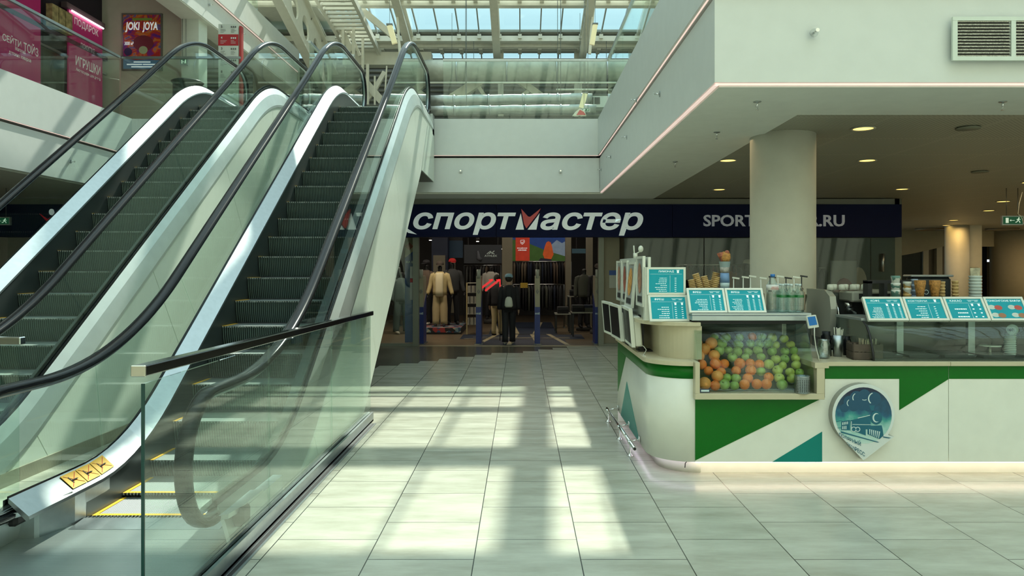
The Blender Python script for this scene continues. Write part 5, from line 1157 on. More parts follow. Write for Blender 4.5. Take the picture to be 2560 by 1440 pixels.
rack('lower clothes rack with chrome rail behind the right security gate', 'lower rack behind the right security gate', fx(1283,21.5), fx(1410,21.5), 21.5, 1.22, 16, cols=(0,1,0,4,3))
rack('clothes rack with grey and white garments below the dark grey banner', 'rack below the dark grey banner', fx(1160,23.9), fx(1252,23.9), 23.9, 1.78, 12, cols=(0,1,5,5,6))
rack('clothes rack behind the glass left of the round column', 'rack behind the glass left of the round column', fx(1690,19.2), fx(1885,19.2), 19.2, 1.78, 20, cols=(0,1,0,2,7,3,4))
rack('clothes rack behind the glass at the right of the round column', 'rack behind the glass right of the round column', fx(2045,20.2), fx(2140,20.2), 20.2, 1.70, 9, cols=(0,1,5,2))
rack('clothes rack behind the left shop window panes', 'rack behind the left shop window', fx(900,22), fx(1000,22), 22, 1.7, 10, cols=(0,1,5,4))
for k in range(len(GP)):
    if k not in gu: bpy.data.objects.remove(GP[k])
# sock rack
t = thing('sock_rack', 'white wire rack filled with packs of socks left of the entrance mat', 'rack', (fx(1183,19.2),19.2,0))
xa, xb = fx(1167,19.2), fx(1198,19.2)
for x in (xa, xb): MB().box(x-.015,x+.015,19.2,19.24,0,1.35).build('upright', BEI, t)
for z in (.25,.52,.80,1.08,1.33): MB().box(xa,xb,19.2,19.6,z,z+.015).build('shelf', mat('pale_metal', (.35,.33,.27), .5), t)
for sh in (.265,.535,.815,1.095):
    for i in range(8):
        x = xa+.03+i*(xb-xa-.06)/7.5
        o = MB().box(x,x+.026,19.19,19.21,sh,sh+.18).build('sock_pack', mat('sock_white' if (i+int(sh*10)) % 3 else 'sock_grey', (.38,.36,.30) if (i+int(sh*10)) % 3 else (.12,.12,.11), .8)); tag(o, 'pale pack of socks hanging in the white wire rack' if (i+int(sh*10)) % 3 else 'grey pack of socks hanging in the white wire rack', 'socks', 'sock packs, '+('pale' if (i+int(sh*10)) % 3 else 'grey'))
# tables
WT = mat('white_table_top', (.30,.30,.26), .4)
def table(label, x0, x1, y0, y1, z, stacks):
    t = thing('display_table', label, 'table', ((x0+x1)/2,(y0+y1)/2,0), 'display tables in the shop')
    MB().box(x0,x1,y0,y1,z-.03,z).build('table_top', WT, t)
    for x in (x0+.03, x1-.03):
        for y in (y0+.03, y1-.03): MB().box(x-.018,x+.018,y-.018,y+.018,0,z-.03).build('leg', BLACKM, t)
    n = stacks
    for i in range(n):
        x = x0+(x1-x0)*(i+.5)/n
        for j in range(5):
            cn = CLO[(i*3+j//3) % len(CLO)]
            o = MB().box(x-.15,x+.15,y0+.03,y0+.36,z+.002+.035*j,z+.034+.035*j).build('folded_garment', cn, None, .01); tag(o, 'folded dark garment on the '+label.replace('white-topped ',''), 'folded garment', 'folded clothes on the '+label)
t = thing('red_display_board', 'dark red rounded display board behind the glass right of the column', 'display board', (fx(2112,17.2),17.2,0)); MB().prism([(fx(2112,17.2)+.26*math.cos(k*math.pi/10), 17.2, .95+.55*math.sin(k*math.pi/10)) for k in range(20)], (0,.05,0)).build('board_face', mat('dark_red_board', (.14,.02,.025), .6), t); MB().box(fx(2112,17.2)-.3,fx(2112,17.2)+.3,17.25,17.3,0,1.9).build('back_board', mat('pale_blue_grey_board', (.22,.24,.26), .6), t)
t = thing('white_display_board', 'pale rounded display board beside the dark red one', 'display board', (fx(2148,17.4),17.4,0)); MB().prism([(fx(2148,17.4)+.2*math.cos(k*math.pi/10), 17.4, 1.25+.5*math.sin(k*math.pi/10)) for k in range(20)], (0,.05,0)).build('board_face', mat('pale_cream_board', (.38,.34,.28), .6), t); MB().box(fx(2148,17.4)-.02,fx(2148,17.4)+.02,17.45,17.48,0,1.0).build('post', DARKW, t)
table('white-topped display table nearest the right door post', fx(1430,18.6), fx(1492,18.6), 18.6, 19.2, .62, 2)
table('white-topped display table farther left, low', fx(1388,19.6), fx(1428,19.6), 19.6, 20.2, .52, 1)
table('white-topped display table behind, taller with red garments', fx(1420,21.3), fx(1456,21.3), 21.3, 21.8, .92, 1)
table('white-topped display table at back by the right door post', fx(1432,22.9), fx(1466,22.9), 22.9, 23.4, 1.18, 1)
# notices
t = thing('paper_notice', 'white paper notice with blue head on the pier right of the door', 'notice', W(1532,720,16.4)); MB().prism([W(1523,720,YF+.045),W(1541,720,YF+.045),W(1541,688,YF+.045),W(1523,688,YF+.045)], (0,.004,0)).build('paper', mat('white_paper', (.32,.33,.30), .7), t); MB().prism([W(1523,688,YF+.045),W(1541,688,YF+.045),W(1541,676,YF+.045),W(1523,676,YF+.045)], (0,.004,0)).build('blue_head', mat('blue_banner', (.015,.06,.25), .5), t)
for i, (y0, y1, c) in enumerate(((665,695,(.3,.32,.3)),(695,706,(.25,.03,.03)),(706,750,(.3,.32,.3)))):
    o = MB().prism([W(1025,y1,16.42),W(1035,y1,16.42),W(1035,y0+1,16.42),W(1025,y0+1,16.42)], (0,.004,0)).build('paper_notice', mat('notice_paper_%d' % (i % 2), c, .7)); tag(o, ['upper white notice on the glass left of the door post','small red notice on the glass left of the door post','lower white notice on the glass left of the door post'][i], 'notice')
t = thing('yellow_sticker', 'small yellow sign hanging from the rack rail right of the blue-capped person', 'sign', W(1310,721,21.4)); MB().prism([W(1301,720,21.4),W(1319,720,21.4),W(1319,707,21.4),W(1301,707,21.4)], (0,.01,0)).build('card', mat('yellow_card', (.45,.30,.03), .6), t)
# shop lamps
def lampmesh(name, label, px, py, Y, r=.05, em_=8, group='spot lamps in the shop ceiling'):
    x, y, z = W(px, py, Y); t = thing(name, label, 'lamp', (x,y,z), group)
    MB().tube((x,y,z), (x,y,z+.1), r, 12).build('lamp_body', BLACKM, t); MB().tube((x,y,z-.012), (x,y,z-.002), r*.8, 12).build('lamp_lens', mat('spot_lens', (1,.95,.85), .5, emit=(1,.93,.8), es=em_), t)
    m = MB(); m.tube((x,y,z+.1), (x,y,3.9), .01, 6); m.build('stem', BLACKM, t); return t
for px, py, Y in ((1076,600,22),(1194,603,21),(1252,622,26),(1250,626,24.5)): lampmesh('spot_lamp', 'small bright spot lamp under the dark shop ceiling', px, py, Y)
def area(name, loc, sx, sy, e, col, rot=(0,0,0)):
    l = bpy.data.lights.new(name, 'AREA'); l.shape = 'RECTANGLE'; l.size = sx; l.size_y = sy; l.energy = e; l.color = col
    o = bpy.data.objects.new(name, l); COL.objects.link(o); o.location = loc; o.rotation_euler = rot; return o
area('shop_ceiling_lamp', (-2.5, 18.3, 3.8), 3, .5, 75, (1,.86,.66), (.2,0,0)); area('shop_ceiling_lamp', (1, 22, 3.8), 4, 2, 45, (1,.9,.75)); area('shop_ceiling_lamp', (4, 18.6, 3.8), 3.5, .5, 45, (1,.9,.75)); area('shop_ceiling_lamp', (-6, 21, 3.8), 4, 2, 30, (1,.9,.75))
# ================================================================ ceiling fittings, columns, upper floors
COLM = mat('cream_column_paint', (.72,.71,.63), .5)
struct(MB().lathe([(.362,0),(.362,3.27)], (3.02,8.55,0), 48).build('column_1', COLM))
struct(MB().lathe([(.40,0),(.40,3.27)], (15.9,27,0), 32).build('column_2', COLM)); struct(MB().box(16.3,16.75,26.9,27.3,0,3.27).build('column_3', COLM))
CB = mat('beige_wall', (.45,.40,.28), .7)
G = lambda px, Y: (px-CX)*Y/F
struct(MB().box(G(2365,31.3),G(2428,31.3),31.3,31.5,0,3.27).build('wall_concourse_pier', CB)); struct(MB().box(G(2504,31.3),G(2522,31.3),31.1,31.5,0,3.27).build('wall_concourse_pier', CB))
struct(MB().box(G(2365,31.3),G(2504,31.3),31.25,31.5,2.62,3.27).build('wall_concourse_header', CB))
struct(MB().lathe([(1.3,0),(1.3,3.27)], (G(2590,30)+.4,31.2,0), 32).build('column_5', CB))
X0_, X1_ = G(2238,30.2), G(2372,30.2)
m = MB(); m.loft([[(X0_+(X1_-X0_)*i/10, 30.2, 2.20+.46*(i/10)**1.3), (X0_+(X1_-X0_)*i/10, 30.2, 3.27), (X0_+(X1_-X0_)*i/10, 30.35, 3.27), (X0_+(X1_-X0_)*i/10, 30.35, 2.20+.46*(i/10)**1.3)] for i in range(11)]); struct(m.build('wall_curved_fascia', mat('pale_curved_fascia', (.34,.35,.28), .6)))
struct(MB().box(G(2200,31),G(2308,31),31,31.1,0,2.75).build('window_3', mat('dark_blue_grey_glass', (.03,.045,.05), .2)))
for a, b, c in ((2308,2322,'pale_pier'),(2342,2356,'pale_pier')): struct(MB().box(G(a,30.9),G(b,30.9),30.9,31.2,0,3.2).build('pillar', mat('pale_grey_pier', (.40,.42,.38), .6)))
struct(MB().box(G(2322,31),G(2366,31),31.1,31.2,0,3.2).build('wall_dark', mat('mid_grey_wall', (.12,.12,.11), .7)))
d = sroot('door_1'); MB().box(G(2426,31.4),G(2504,31.4),32.4,32.5,0,2.75).build('dark_opening', BLACKM, d)
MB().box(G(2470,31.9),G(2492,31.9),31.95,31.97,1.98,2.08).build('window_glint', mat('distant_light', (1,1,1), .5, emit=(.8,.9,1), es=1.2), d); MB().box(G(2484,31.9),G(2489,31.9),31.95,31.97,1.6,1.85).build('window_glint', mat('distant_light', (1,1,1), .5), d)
MB().box(G(2426,31.9),G(2460,31.9),32,32.05,0,1.5).build('inner_panel', mat('dark_red_panel', (.06,.004,.006), .6), d)
t = thing('dispenser_box', 'white wall-mounted dispenser box on the far column', 'dispenser', (16.25,26.8,1.1)); MB().box(16.305,16.55,26.74,26.9,.75,1.75).build('box_body', mat('pale_dispenser', (.35,.35,.28), .5), t, .02)  # plain pale dispenser box, gives no light
# downlights
DL = mat('downlight_diffuser', (1,.8,.3), .5, emit=(1.0,.62,.14), es=2.6); DLR = mat('downlight_ring', (.5,.5,.42), .4)
def downlight(px, py, r, label, group='recessed downlights', z=3.27):
    x, y, _ = WZ(px, py, z); t = thing('downlight', label, 'downlight', (x,y,z), group)
    m = MB(); m.lathe([(r,0),(r*1.22,-.004),(r*1.22,-.014),(r,-.012),(r,0)], (x,y,z), 28); m.build('ring', DLR, t)
    MB().lathe([(r,0),(r,-.006)], (x,y,z-.001), 28).build('diffuser', DL, t)
    return x, y
lbs = {0:'recessed downlight nearest the camera, right of the round column',1:'recessed downlight left of the round column, nearer of two',2:'recessed downlight in second row right of the round column',3:'recessed downlight left of the round column, farther of two',4:'recessed downlight above the right end of the navy sign'}
for i, (px, py, r) in enumerate(((2158,320,.105),(1820,400,.105),(2168,400,.105),(1798,473,.105),(2255,472,.105),(2508,503,.13),(2472,526,.13),(2384,550,.13),(2366,563,.13),(2434,575,.13),(2261,584,.08),(4,485,.12),(2575,455,.12))):
    x, y = downlight(px, py, r, lbs.get(i, 'small glowing downlight in the dark ceiling over the far concourse' if px > 100 else 'downlight under the left gallery'), 'recessed downlights' if i < 5 or px < 100 else 'far concourse downlights')
for x, y, e in ((3.4,9.6,8),(8.5,10,30),(12,16,45),(14.5,24,80),(8,13.5,16),(20,27,70)):
    area('downlight_glow', (x,y,3.22), 2.2, 2.2, e*1.0, (1,.72,.38))
area('column_glow', (15.6,26.3,3.2), .2, .2, 5, (1,.62,.2))
for px, py in ((2420,318),(2450,428)):
    x, y, _ = WZ(px, py, 3.27); t = thing('ceiling_speaker', ['round ceiling speaker grille right of the nearest downlight','round ceiling speaker grille farther over the concourse'][py > 400], 'speaker', (x,y,3.27), 'ceiling speakers')
    MB().lathe([(.11,0),(.125,-.008),(.12,-.02),(.0001,-.02)], (x,y,3.268), 28).build('speaker_ring', mat('olive_grille', (.20,.20,.15), .6), t)
for px, py in ((2328,587),(2505,590)):
    x, y, _ = W(px, py, 29); y = 29.0; t = thing('ring_lamp', ['large unlit ring lamp left of the far beige column','large unlit ring lamp right of the far beige column'][px > 2400], 'lamp', (x,y,3.2), 'large ring lamps')
    MB().lathe([(.50,0),(.58,0),(.58,-.06),(.50,-.06),(.50,0)], (x,y,3.26), 32).build('ring', mat('bronze_ring', (.30,.24,.16), .4, .3), t)
# sprinklers
def sprinkler(loc, d, label, group):
    t = thing('sprinkler', label, 'sprinkler', loc, group); L = Vector(loc); D = Vector(d).normalized()
    MB().tube(tuple(L), tuple(L+D*.006), .035, 16).build('escutcheon', STEEL, t)
    m = MB(); m.tube(tuple(L), tuple(L+D*.045), .009, 8); u = D.orthogonal().normalized()
    for s_ in (-1,1): m.tube(tuple(L+D*.04+u*.002*s_), tuple(L+D*.055+u*.014*s_), .002, 5); m.tube(tuple(L+D*.055+u*.014*s_), tuple(L+D*.075), .002, 5)
    m.tube(tuple(L+D*.073), tuple(L+D*.077), .016, 12); m.build('nozzle', CHROME, t)
for px, py in ((1893,262),(1792,338),(2507,262),(1688,412)): sprinkler(WZ(px, py-8, 3.25), (0,0,-1), 'small chrome sprinkler under the plain white soffit border', 'sprinklers under the soffit')
for px, py in ((1650,235),(1567,343),(1527,392),(1503,424)): Y = F*1.6/(px-CX); sprinkler(W(px, py, Y), (-1,0,0), 'small chrome sprinkler on the side of the right white fascia', 'sprinklers on the right fascia')
Y = F*1.56/(1592-CX); sprinkler(W(1592,250,Y), (-1,0,0), 'small sprinkler on the pink-lit joint of the right fascia', 'sprinklers on the right fascia')
for px in (1152,1401): sprinkler(W(px, 428, 15.1), (0,-1,0), 'small sprinkler on the lower band of the far bridge', 'sprinklers on the far bridge')
sprinkler(W(2035,82,6.07), (0,-1,0), 'single sprinkler on the near front fascia above the kiosk', 'sprinklers on the near fascia')
Y = F*7.92/(CX-176); sprinkler(W(176,404,Y), (1,0,0), 'sprinkler on the lower band of the left gallery', 'sprinklers on the left gallery')
for px, py in ((524,12),(607,85)): Y = F*7.85/(CX-px); sprinkler(W(px, py, Y), (1,0,0), 'sprinkler on the side of the third floor fascia', 'sprinklers on the third floor fascia')
# air grille
t = thing('air_grille', 'white double air grille with dusty slats on the near front fascia', 'air grille', W(2480,97,6.06))
P0 = W(2380,152,6.06); X0 = P0[0]; Z0 = P0[2]; Z1 = W(0,43,6.06)[2]; wA = (2522-2390)*6.06/F
GW = mat('grille_frame_white', (.66,.72,.66), .4); GD = mat('dusty_slat', (.52,.50,.42), .8, noise=.5, nscale=80, bump=.8, bscale=200)
MB().box(X0,X0+2*wA+.128,6.045,6.07,Z0,Z0+.032).build('frame', GW, t); MB().box(X0,X0+2*wA+.128,6.045,6.07,Z1-.032,Z1).build('frame', GW, t)
for x in (X0, X0+wA+.045, X0+2*wA+.09): MB().box(x,x+.038,6.046,6.07,Z0+.0325,Z1-.0325).build('frame', GW, t)
for k in range(2):
    xa = X0+.0385+k*(wA+.045); n = 12; MB().box(xa,xa+wA,6.066,6.069,Z0+.03,Z1-.03).build('backing', BLACKM, t)
    for i in range(n): z = Z0+.04+(Z1-Z0-.075)*i/(n-1); MB().hexa([(xa,6.048,z-.009),(xa+wA,6.048,z-.009),(xa+wA,6.066,z+.006),(xa,6.066,z+.006),(xa,6.048,z-.003),(xa+wA,6.048,z-.003),(xa+wA,6.066,z+.011),(xa,6.066,z+.011)]).build('slat', GD, t)
# exit signs
GX = mat('exit_green', (.008,.07,.03), .4, emit=(.01,.10,.045), es=.35); GXW = mat('exit_white', (.7,.8,.7), .4, emit=(.6,.75,.6), es=.6)
def exit_sign(px0, px1, py0, py1, Y, label, zc):
    t = thing('exit_sign', label, 'exit sign', W((px0+px1)/2, py1, Y), 'running man exit signs')
    a = W(px0,py1,Y); b = W(px1,py0,Y); w = b[0]-a[0]; h = b[2]-a[2]
    MB().box(a[0]-.02,b[0]+.02,Y,Y+.05,a[2]-.02,b[2]+.02).build('housing', GREYAL, t); MB().box(a[0],b[0],Y-.004,Y,a[2],b[2]).build('green_face', GX, t)
    m = MB(); q = lambda u, v: (a[0]+w*u, Y-.008, a[2]+h*v)
    m.prism([q(.12,.15),q(.27,.15),q(.27,.85),q(.12,.85)], (0,.003,0)); m.bar(q(.36,.5), q(.58,.5), .003, h*.05); m.prism([q(.33,.5),q(.40,.36),q(.40,.64)], (0,.003,0))
    for p, r in (((.80,.8),(.76,.5)),((.76,.5),(.68,.25)),((.68,.25),(.62,.25)),((.76,.5),(.84,.38)),((.84,.38),(.86,.15)),((.79,.7),(.69,.6)),((.79,.7),(.88,.6))): m.bar(q(*p), q(*r), .003, h*.09)
    m.tube(q(.81,.87), (q(.81,.87)[0],Y-.005,q(.81,.87)[2]), h*.08, 10); m.build('pictogram', GXW, t)
    m = MB(); m.tube((a[0]+w*.2,Y+.02,b[2]+.02), (a[0]+w*.2,Y+.02,zc), .006); m.tube((a[0]+w*.8,Y+.02,b[2]+.02), (a[0]+w*.8,Y+.02,zc), .006); m.build('hanger', STEELD, t)
exit_sign(2508,2556,542,560,14.2,'green running man exit sign hanging at the right picture edge',3.27)
exit_sign(-22,22,545,560,14.0,'green exit sign under the left gallery at the picture edge',3.25)
exit_sign(1457,1473,271.5,278,23.9,'tiny green exit sign beyond the far glass railing',11.6)
t = thing('hanging_cable', 'white cable looping down from the ceiling beside the exit sign', 'cable', (9,13.6,3.2)); MB().path([W(2556,480,13.6),W(2548,510,13.6),W(2545,535,13.6),W(2552,540,13.6),W(2560,560,13.6)], .006).build('cable_run', WPL, t)
# cove lighting of the fascias
LP = mat('pink_cove_led', (1,.8,.75), .5, emit=(1.0,.74,.68), es=.55)
LQ = mat('pink_cove_led_bright', (1,.8,.75), .5, emit=(1.0,.72,.64), es=.7)
def led(name, mb): return struct(mb.build(name, LQ if name == 'trim_12' else LP))
led('trim_12', MB().box(1.585,1.597,FN+.05,FY,4.0225,4.0295)); led('trim_12', MB().box(1.58,25,FN+.035,FN+.047,4.0225,4.0295)); led('trim_12', MB().box(-7.9,1.58,FY+.035,FY+.047,4.0225,4.0295)); led('trim_12', MB().box(-7.947,-7.935,-13,FY,4.0225,4.0295))
led('trim_13', MB().box(1.612,1.640,FN+.08,FY,3.262,3.274)); led('trim_13', MB().box(1.61,25,FN+.065,FN+.093,3.262,3.274))
led('trim_14', MB().box(-7.86,-7.84,-13,26,8.596,8.61)); led('trim_14', MB().box(-7.93,-7.91,-13,26,7.935,7.945))

# ---------------------------------------------------------------- upper left: toy shop, poster wall, totem
PINK = mat('magenta_banner', (.42,.02,.14), .45, emit=(.45,.02,.15), es=.12); XS = -10.5
struct(MB().box(-10.75,-10.65,6,18.8,4.52,8.75).build('wall_toy_shop', mat('dark_toy_shop', (.03,.025,.04), .8)))
sw = sroot('window_4')
for y0, y1 in ((8,10.5),(10.52,13),(13.02,15.9),(16.02,17.0)): MB().box(XS-.006,XS+.006,y0,y1,4.55,6.6).build('pane', glass('frosted_shop_glass', (.5,.62,.58), 1.5, .1, .08), sw)
MB().box(XS-.05,XS+.05,6,18.7,6.95,7.05).build('shelf_band', mat('mauve_shelf', (.10,.05,.09), .6), sw)
MB().box(XS-.03,XS+.03,6,18.7,6.6,6.65).build('head_rail', STEEL, sw)
def yof(px): return F*-XS/(CX-px)
def bt_(mb, s_, pxa, pxb, yba, yta, x=XS+.05): # text on the side wall, reading along +y
    ya, yb = yof(pxa), yof(pxb); z0 = H-(yba-CY)*ya/F; z1 = H-(yta-CY)*ya/F
    put_text(mb, s_, (x, ya, z0), (0, yb-ya, 0), (0,0,z1-z0), 1, 1, .015)
t = thing('shop_banner', 'magenta banner reading ПОДАРОК and ИГРУШКИ beside the poster wall', 'banner', (XS,17.8,4.52))
ya, yb = yof(168), yof(252); MB().box(XS+.0,XS+.04,ya,yb,4.54,7.72).build('banner_face', PINK, t); MB().box(XS-.08,XS+.05,ya-.1,yb+.1,7.74,7.86).build('banner_box', mat('mauve_box', (.14,.10,.11), .6), t)
MB().tube((XS+.08,ya+.05,7.70), (XS+.08,yb-.03,7.70), .02, 8).build('tube_lamp', mat('pink_white_tube', (1,.8,.85), .5, emit=(1,.75,.82), es=5), t)
m = MB(); bt_(m,'ПОДАРОК',181,241,63,42); bt_(m,'ПОКУПКЕ',197,232,119,106); bt_(m,'ИГРУШКИ',184,246,162,138); bt_(m,'Аксессуары для детей',185,246,178,168); m.build('lettering', mat('white_banner_letters', (.75,.72,.72), .5, emit=(.8,.75,.75), es=.15), t)
t = thing('shop_banner', 'wide magenta banner with white lettering at the left picture edge', 'banner', (XS,15,4.52))
ya, yb = yof(-120), yof(97); MB().box(XS,XS+.04,ya,yb,4.54,9.0-1.2).build('banner_face', PINK, t)
m = MB(); bt_(m,'СЕЙТИ',0,47,100,78); bt_(m,'ТОЙЗ',53,90,127,99); bt_(m,'Магазин',32,58,125,115); bt_(m,'детских товаров',16,72,136,126); m.build('lettering', mat('white_banner_letters', (.75,.72,.72), .5, emit=(.8,.75,.75), es=.15), t)
for i, px in enumerate((108,124,143)):
    y = yof(px); o = MB().box(XS+.06,XS+.2,y,y+.24,7.06,7.55).build('toy_box', mat('kraft_toy_box', (.42,.34,.17), .6, noise=.5, nscale=9)); tag(o, 'kraft coloured boxed toy on the shelf above the toy shop window', 'box', 'boxed toys on the shelf')
struct(MB().box(-10.75,-8.45,18.8,19.0,4.52,8.75).build('wall_poster', mat('cream_wall', (.60,.58,.48), .7)))
struct(MB().box(-8.45,-8.02,18.4,18.9,4.52,7.92).build('column_4', mat('white_column', (.62,.68,.62), .5)))
struct(MB().box(-9.5,-7.9,26.2,26.4,4.52,9.0).build('wall_landing', mat('cream_wall', (.60,.58,.48), .7)))
m = MB(); m.prism([(-8.0,22,5.2),(-8.0,26,4.6),(-8.0,26,5.3),(-8.0,22,6.6)], (.6,0,0)); struct(m.build('trim_15', mat('dark_grey_stair', (.08,.085,.08), .6)))
# poster
YP = 18.78; t = thing('framed_poster', 'colourful red and purple poster with white lettering in a grey frame', 'poster', W(355,175,YP))
q = lambda px, py, d=0: W(px, py, YP-d)
def pr(pts, m_, name, d=.03, th=.004, par=None): return MB().prism([q(a,b,d) for a,b in pts], (0,th,0)).build(name, m_, par or t)
pr([(304,176),(405,176),(405,33),(304,33)], mat('grey_poster_frame', (.22,.22,.20), .4, .4), 'frame', .03, .05)
def postermat():
    m = mat('swirling_poster_print', (.4,.1,.3), .35); nt = m.node_tree; N = nt.nodes; L = nt.links
    tc = N.new('ShaderNodeTexCoord'); nz = N.new('ShaderNodeTexNoise'); nz.inputs['Scale'].default_value = 2.4; nz.inputs['Distortion'].default_value = 2.2; nz.inputs['Detail'].default_value = 2; L.new(tc.outputs['Object'], nz.inputs['Vector'])
    rp = N.new('ShaderNodeValToRGB'); L.new(nz.outputs['Fac'], rp.inputs[0]); E = rp.color_ramp.elements; E[0].position = .3; E[0].color = (.08,.03,.35,1); E[1].position = .72; E[1].color = (.55,.04,.02,1)
    for p, c in ((.40,(.25,.03,.25,1)),(.48,(.6,.05,.03,1)),(.55,(.75,.25,.03,1)),(.62,(.08,.15,.5,1))): e = E.new(p); e.color = c
    L.new(rp.outputs[0], N['Principled BSDF'].inputs['Base Color']); return m
PO = pr([(308,172),(401,172),(401,37),(308,37)], postermat(), 'print', .035)
pr([(308,172),(401,172),(401,150),(308,147)], mat('pale_blue_print', (.15,.35,.6), .4), 'lower_print', .038, par=PO)
pr([(312,146),(375,140),(399,128),(399,146),(340,150)], mat('red_swoosh_print', (.5,.03,.02), .4), 'red_shape', .040, par=PO)
pr([(345+26*math.cos(k*.45)+13, 108+20*math.sin(k*.45)) for k in range(14)], mat('dark_red_print', (.22,.03,.05), .4), 'round_shape', .041, par=PO)
pr([(358+11*math.cos(k*.45), 125+10*math.sin(k*.45)) for k in range(14)], mat('pale_green_print', (.45,.6,.35), .4), 'ball_shape', .043, par=PO)
pr([(320+10*math.cos(k*.45), 129+10*math.sin(k*.45)) for k in range(14)], mat('dark_blue_print', (.02,.03,.12), .4), 'ball_shape', .043, par=PO)
pr([(331,51),(380,51),(380,45),(331,45)], mat('lime_print', (.25,.45,.08), .4), 'green_label', .042, par=PO)
m = MB()
def ptx(s_, x0, x1, yb, yt, sh=.1): o = q(x0,yb,.045); m.__class__; put_text(m, s_, o, ((x1-x0)*YP/F,0,0), (0,0,(yb-yt)*YP/F), 1, 1, .03, sh)
ptx('JOKI', 313, 349, 81, 55); ptx('JOYA', 356, 394, 81, 55); ptx('3000 м²', 311, 334, 113, 104)
for a, b, y in ((334,376,155),(317,355,161),(357,392,161),(328,382,167)): m.box(q(a,y+2,.045)[0], q(b,y+2,.045)[0], YP-.045, YP-.043, q(a,y+1.5,.045)[2], q(a,y-1.5,.045)[2])
m.build('lettering', mat('white_print', (.85,.9,.88), .5), PO)
# directory totem
YT = 16.5; t = thing('directory_totem', 'tall white floor directory sign with the red fourth floor panel', 'directory sign', (fx(573,YT),YT,4.52))
xa, xb = fx(546,YT), fx(596,YT); MB().box(xa,xb,YT,YT+.12,4.55,W(0,60,YT)[2]).build('totem_board', mat('pale_grey_totem', (.52,.55,.50), .5), t); MB().box(xb+.01,xb+.06,YT+.02,YT+.14,4.55,W(0,64,YT)[2]).build('edge_profile', mat('red_totem_edge', (.35,.03,.03), .5), t)
MB().box(xa-.002,xb+.002,YT-.006,YT+.001,W(0,114,YT)[2],W(0,86,YT)[2]).build('red_panel', mat('red_totem_panel', (.38,.012,.02), .45), t)
m = MB(); m.mi = 0
for i, (n_, y) in enumerate((('5',63),('4',91),('3',118),('2',147),('1',176),('-1',205))):
    m.mi = 1 if n_ == '4' else 0; put_text(m, n_, W(552 if n_ != '-1' else 550, y+6, YT-.01), (4*YT/F*(1 if n_ != '-1' else 1.6),0,0), (0,0,6*YT/F), 1, 1, .01)
    for r in range(3):
        for u0, u1 in ((551,551+random.randint(8,16)),(577,577+random.randint(8,14))):
            a = W(u0,y+10.6+r*3.4,YT-.01); b = W(u1,y+10+r*3.4,YT-.01); m.box(a[0],b[0],YT-.01,YT-.008,a[2],b[2])
    for k in range(3): a = W(577+5*k,y+6,YT-.01); b = W(580+5*k,y+2,YT-.01); m.box(a[0],b[0],YT-.01,YT-.008,a[2],b[2])
m.build('lettering', [mat('dark_print', (.08,.08,.08), .6), TW], t)
t = thing('round_dark_stand', 'dark curved stand on the upper landing left of the escalator head', 'stand', (-7.4,16.2,4.52)); MB().lathe([(.30,0),(.30,1.25),(.34,1.30),(.30,1.33)], (-7.35,16.3,4.52), 24).build('stand_body', mat('dark_grey_stand', (.05,.055,.05), .3), t)
t = thing('dome_camera', 'small white dome security camera under the third floor ceiling', 'security camera', WZ(493,90,7.9)); c = WZ(493,88,7.9); MB().lathe([(.09,.02),(.09,-.03),(.06,-.05)], c, 16).build('mount', WPL, t); MB().ball((c[0],c[1],c[2]-.05), .05, 12).build('dome', BLACK, t)
exit_sign(452,467,148,161,18.3,'small green exit sign on the white column beside the poster',7.9)
# ---------------------------------------------------------------- roof space: beams, braces, ducts
struct(MB().box(-9.5,-7.2,26.0,30.1,10.9,11.2).build('ceiling_upper', ROOFM))
t = thing('cellular_beam', 'cream steel beam with round holes sloping down at the upper left', 'beam', (-7.0,24,9.5)); t['kind'] = 'structure'
def cb(y): return 9.5-.28*(y-23.9)
m = MB(); hs = [21.5,22.8,23.95,25.2,26.5]; r = .36; hh = .82; xa, xb = -7.03, -6.97
edges = [20.8]+[(a+b)/2 for a, b in zip(hs[:-1], hs[1:])]+[27.2]
for i, y in enumerate(hs):
    e0, e1 = edges[i], edges[i+1]; N_ = 24; outer = []
    for k in range(N_):
        a = 2*math.pi*k/N_; dy, dz = math.cos(a), math.sin(a); s_ = min((e1-y)/dy if dy > 1e-6 else 99, (e0-y)/dy if dy < -1e-6 else 99, hh/abs(dz) if abs(dz) > 1e-6 else 99); outer.append((y+dy*s_, dz*s_))
    for x in (xa, xb):
        vs = [(x, y+r*math.cos(2*math.pi*k/N_), cb(y+r*math.cos(2*math.pi*k/N_))+r*math.sin(2*math.pi*k/N_)) for k in range(N_)]+[(x, a, cb(a)+b) for a, b in outer]
        m.add(vs, [(k, (k+1)%N_, N_+(k+1)%N_, N_+k) for k in range(N_)])
    vs = [(x, y+r*math.cos(2*math.pi*k/N_), cb(y+r*math.cos(2*math.pi*k/N_))+r*math.sin(2*math.pi*k/N_)) for x in (xa, xb) for k in range(N_)]; m.add(vs, [(k, (k+1)%N_, N_+(k+1)%N_, N_+k) for k in range(N_)])
m.build('web', ROOFM, t)
for s_ in (-1, 1): MB().bar((-7.0,20.8,cb(20.8)+s_*hh), (-7.0,27.2,cb(27.2)+s_*hh), .3, .04).build('flange', ROOFM, t)
t = thing('roof_ladder_deck', 'ribbed cream steel deck sloping beside the holed beam, upper left', 'deck', (-6.1,26,10.4)); t['kind'] = 'structure'
for x in (-6.75, -5.55): MB().bar((x,21.5,10.95), (x,29.8,10.05), .12, .22).build('side_beam', ROOFM, t)
for i in range(26): y = 21.7+.32*i; z = 10.95-.108*(y-21.5); MB().bar((-6.7,y,z), (-5.6,y,z), .16, .08, up=(0,0,1)).build('rib', ROOFM, t)
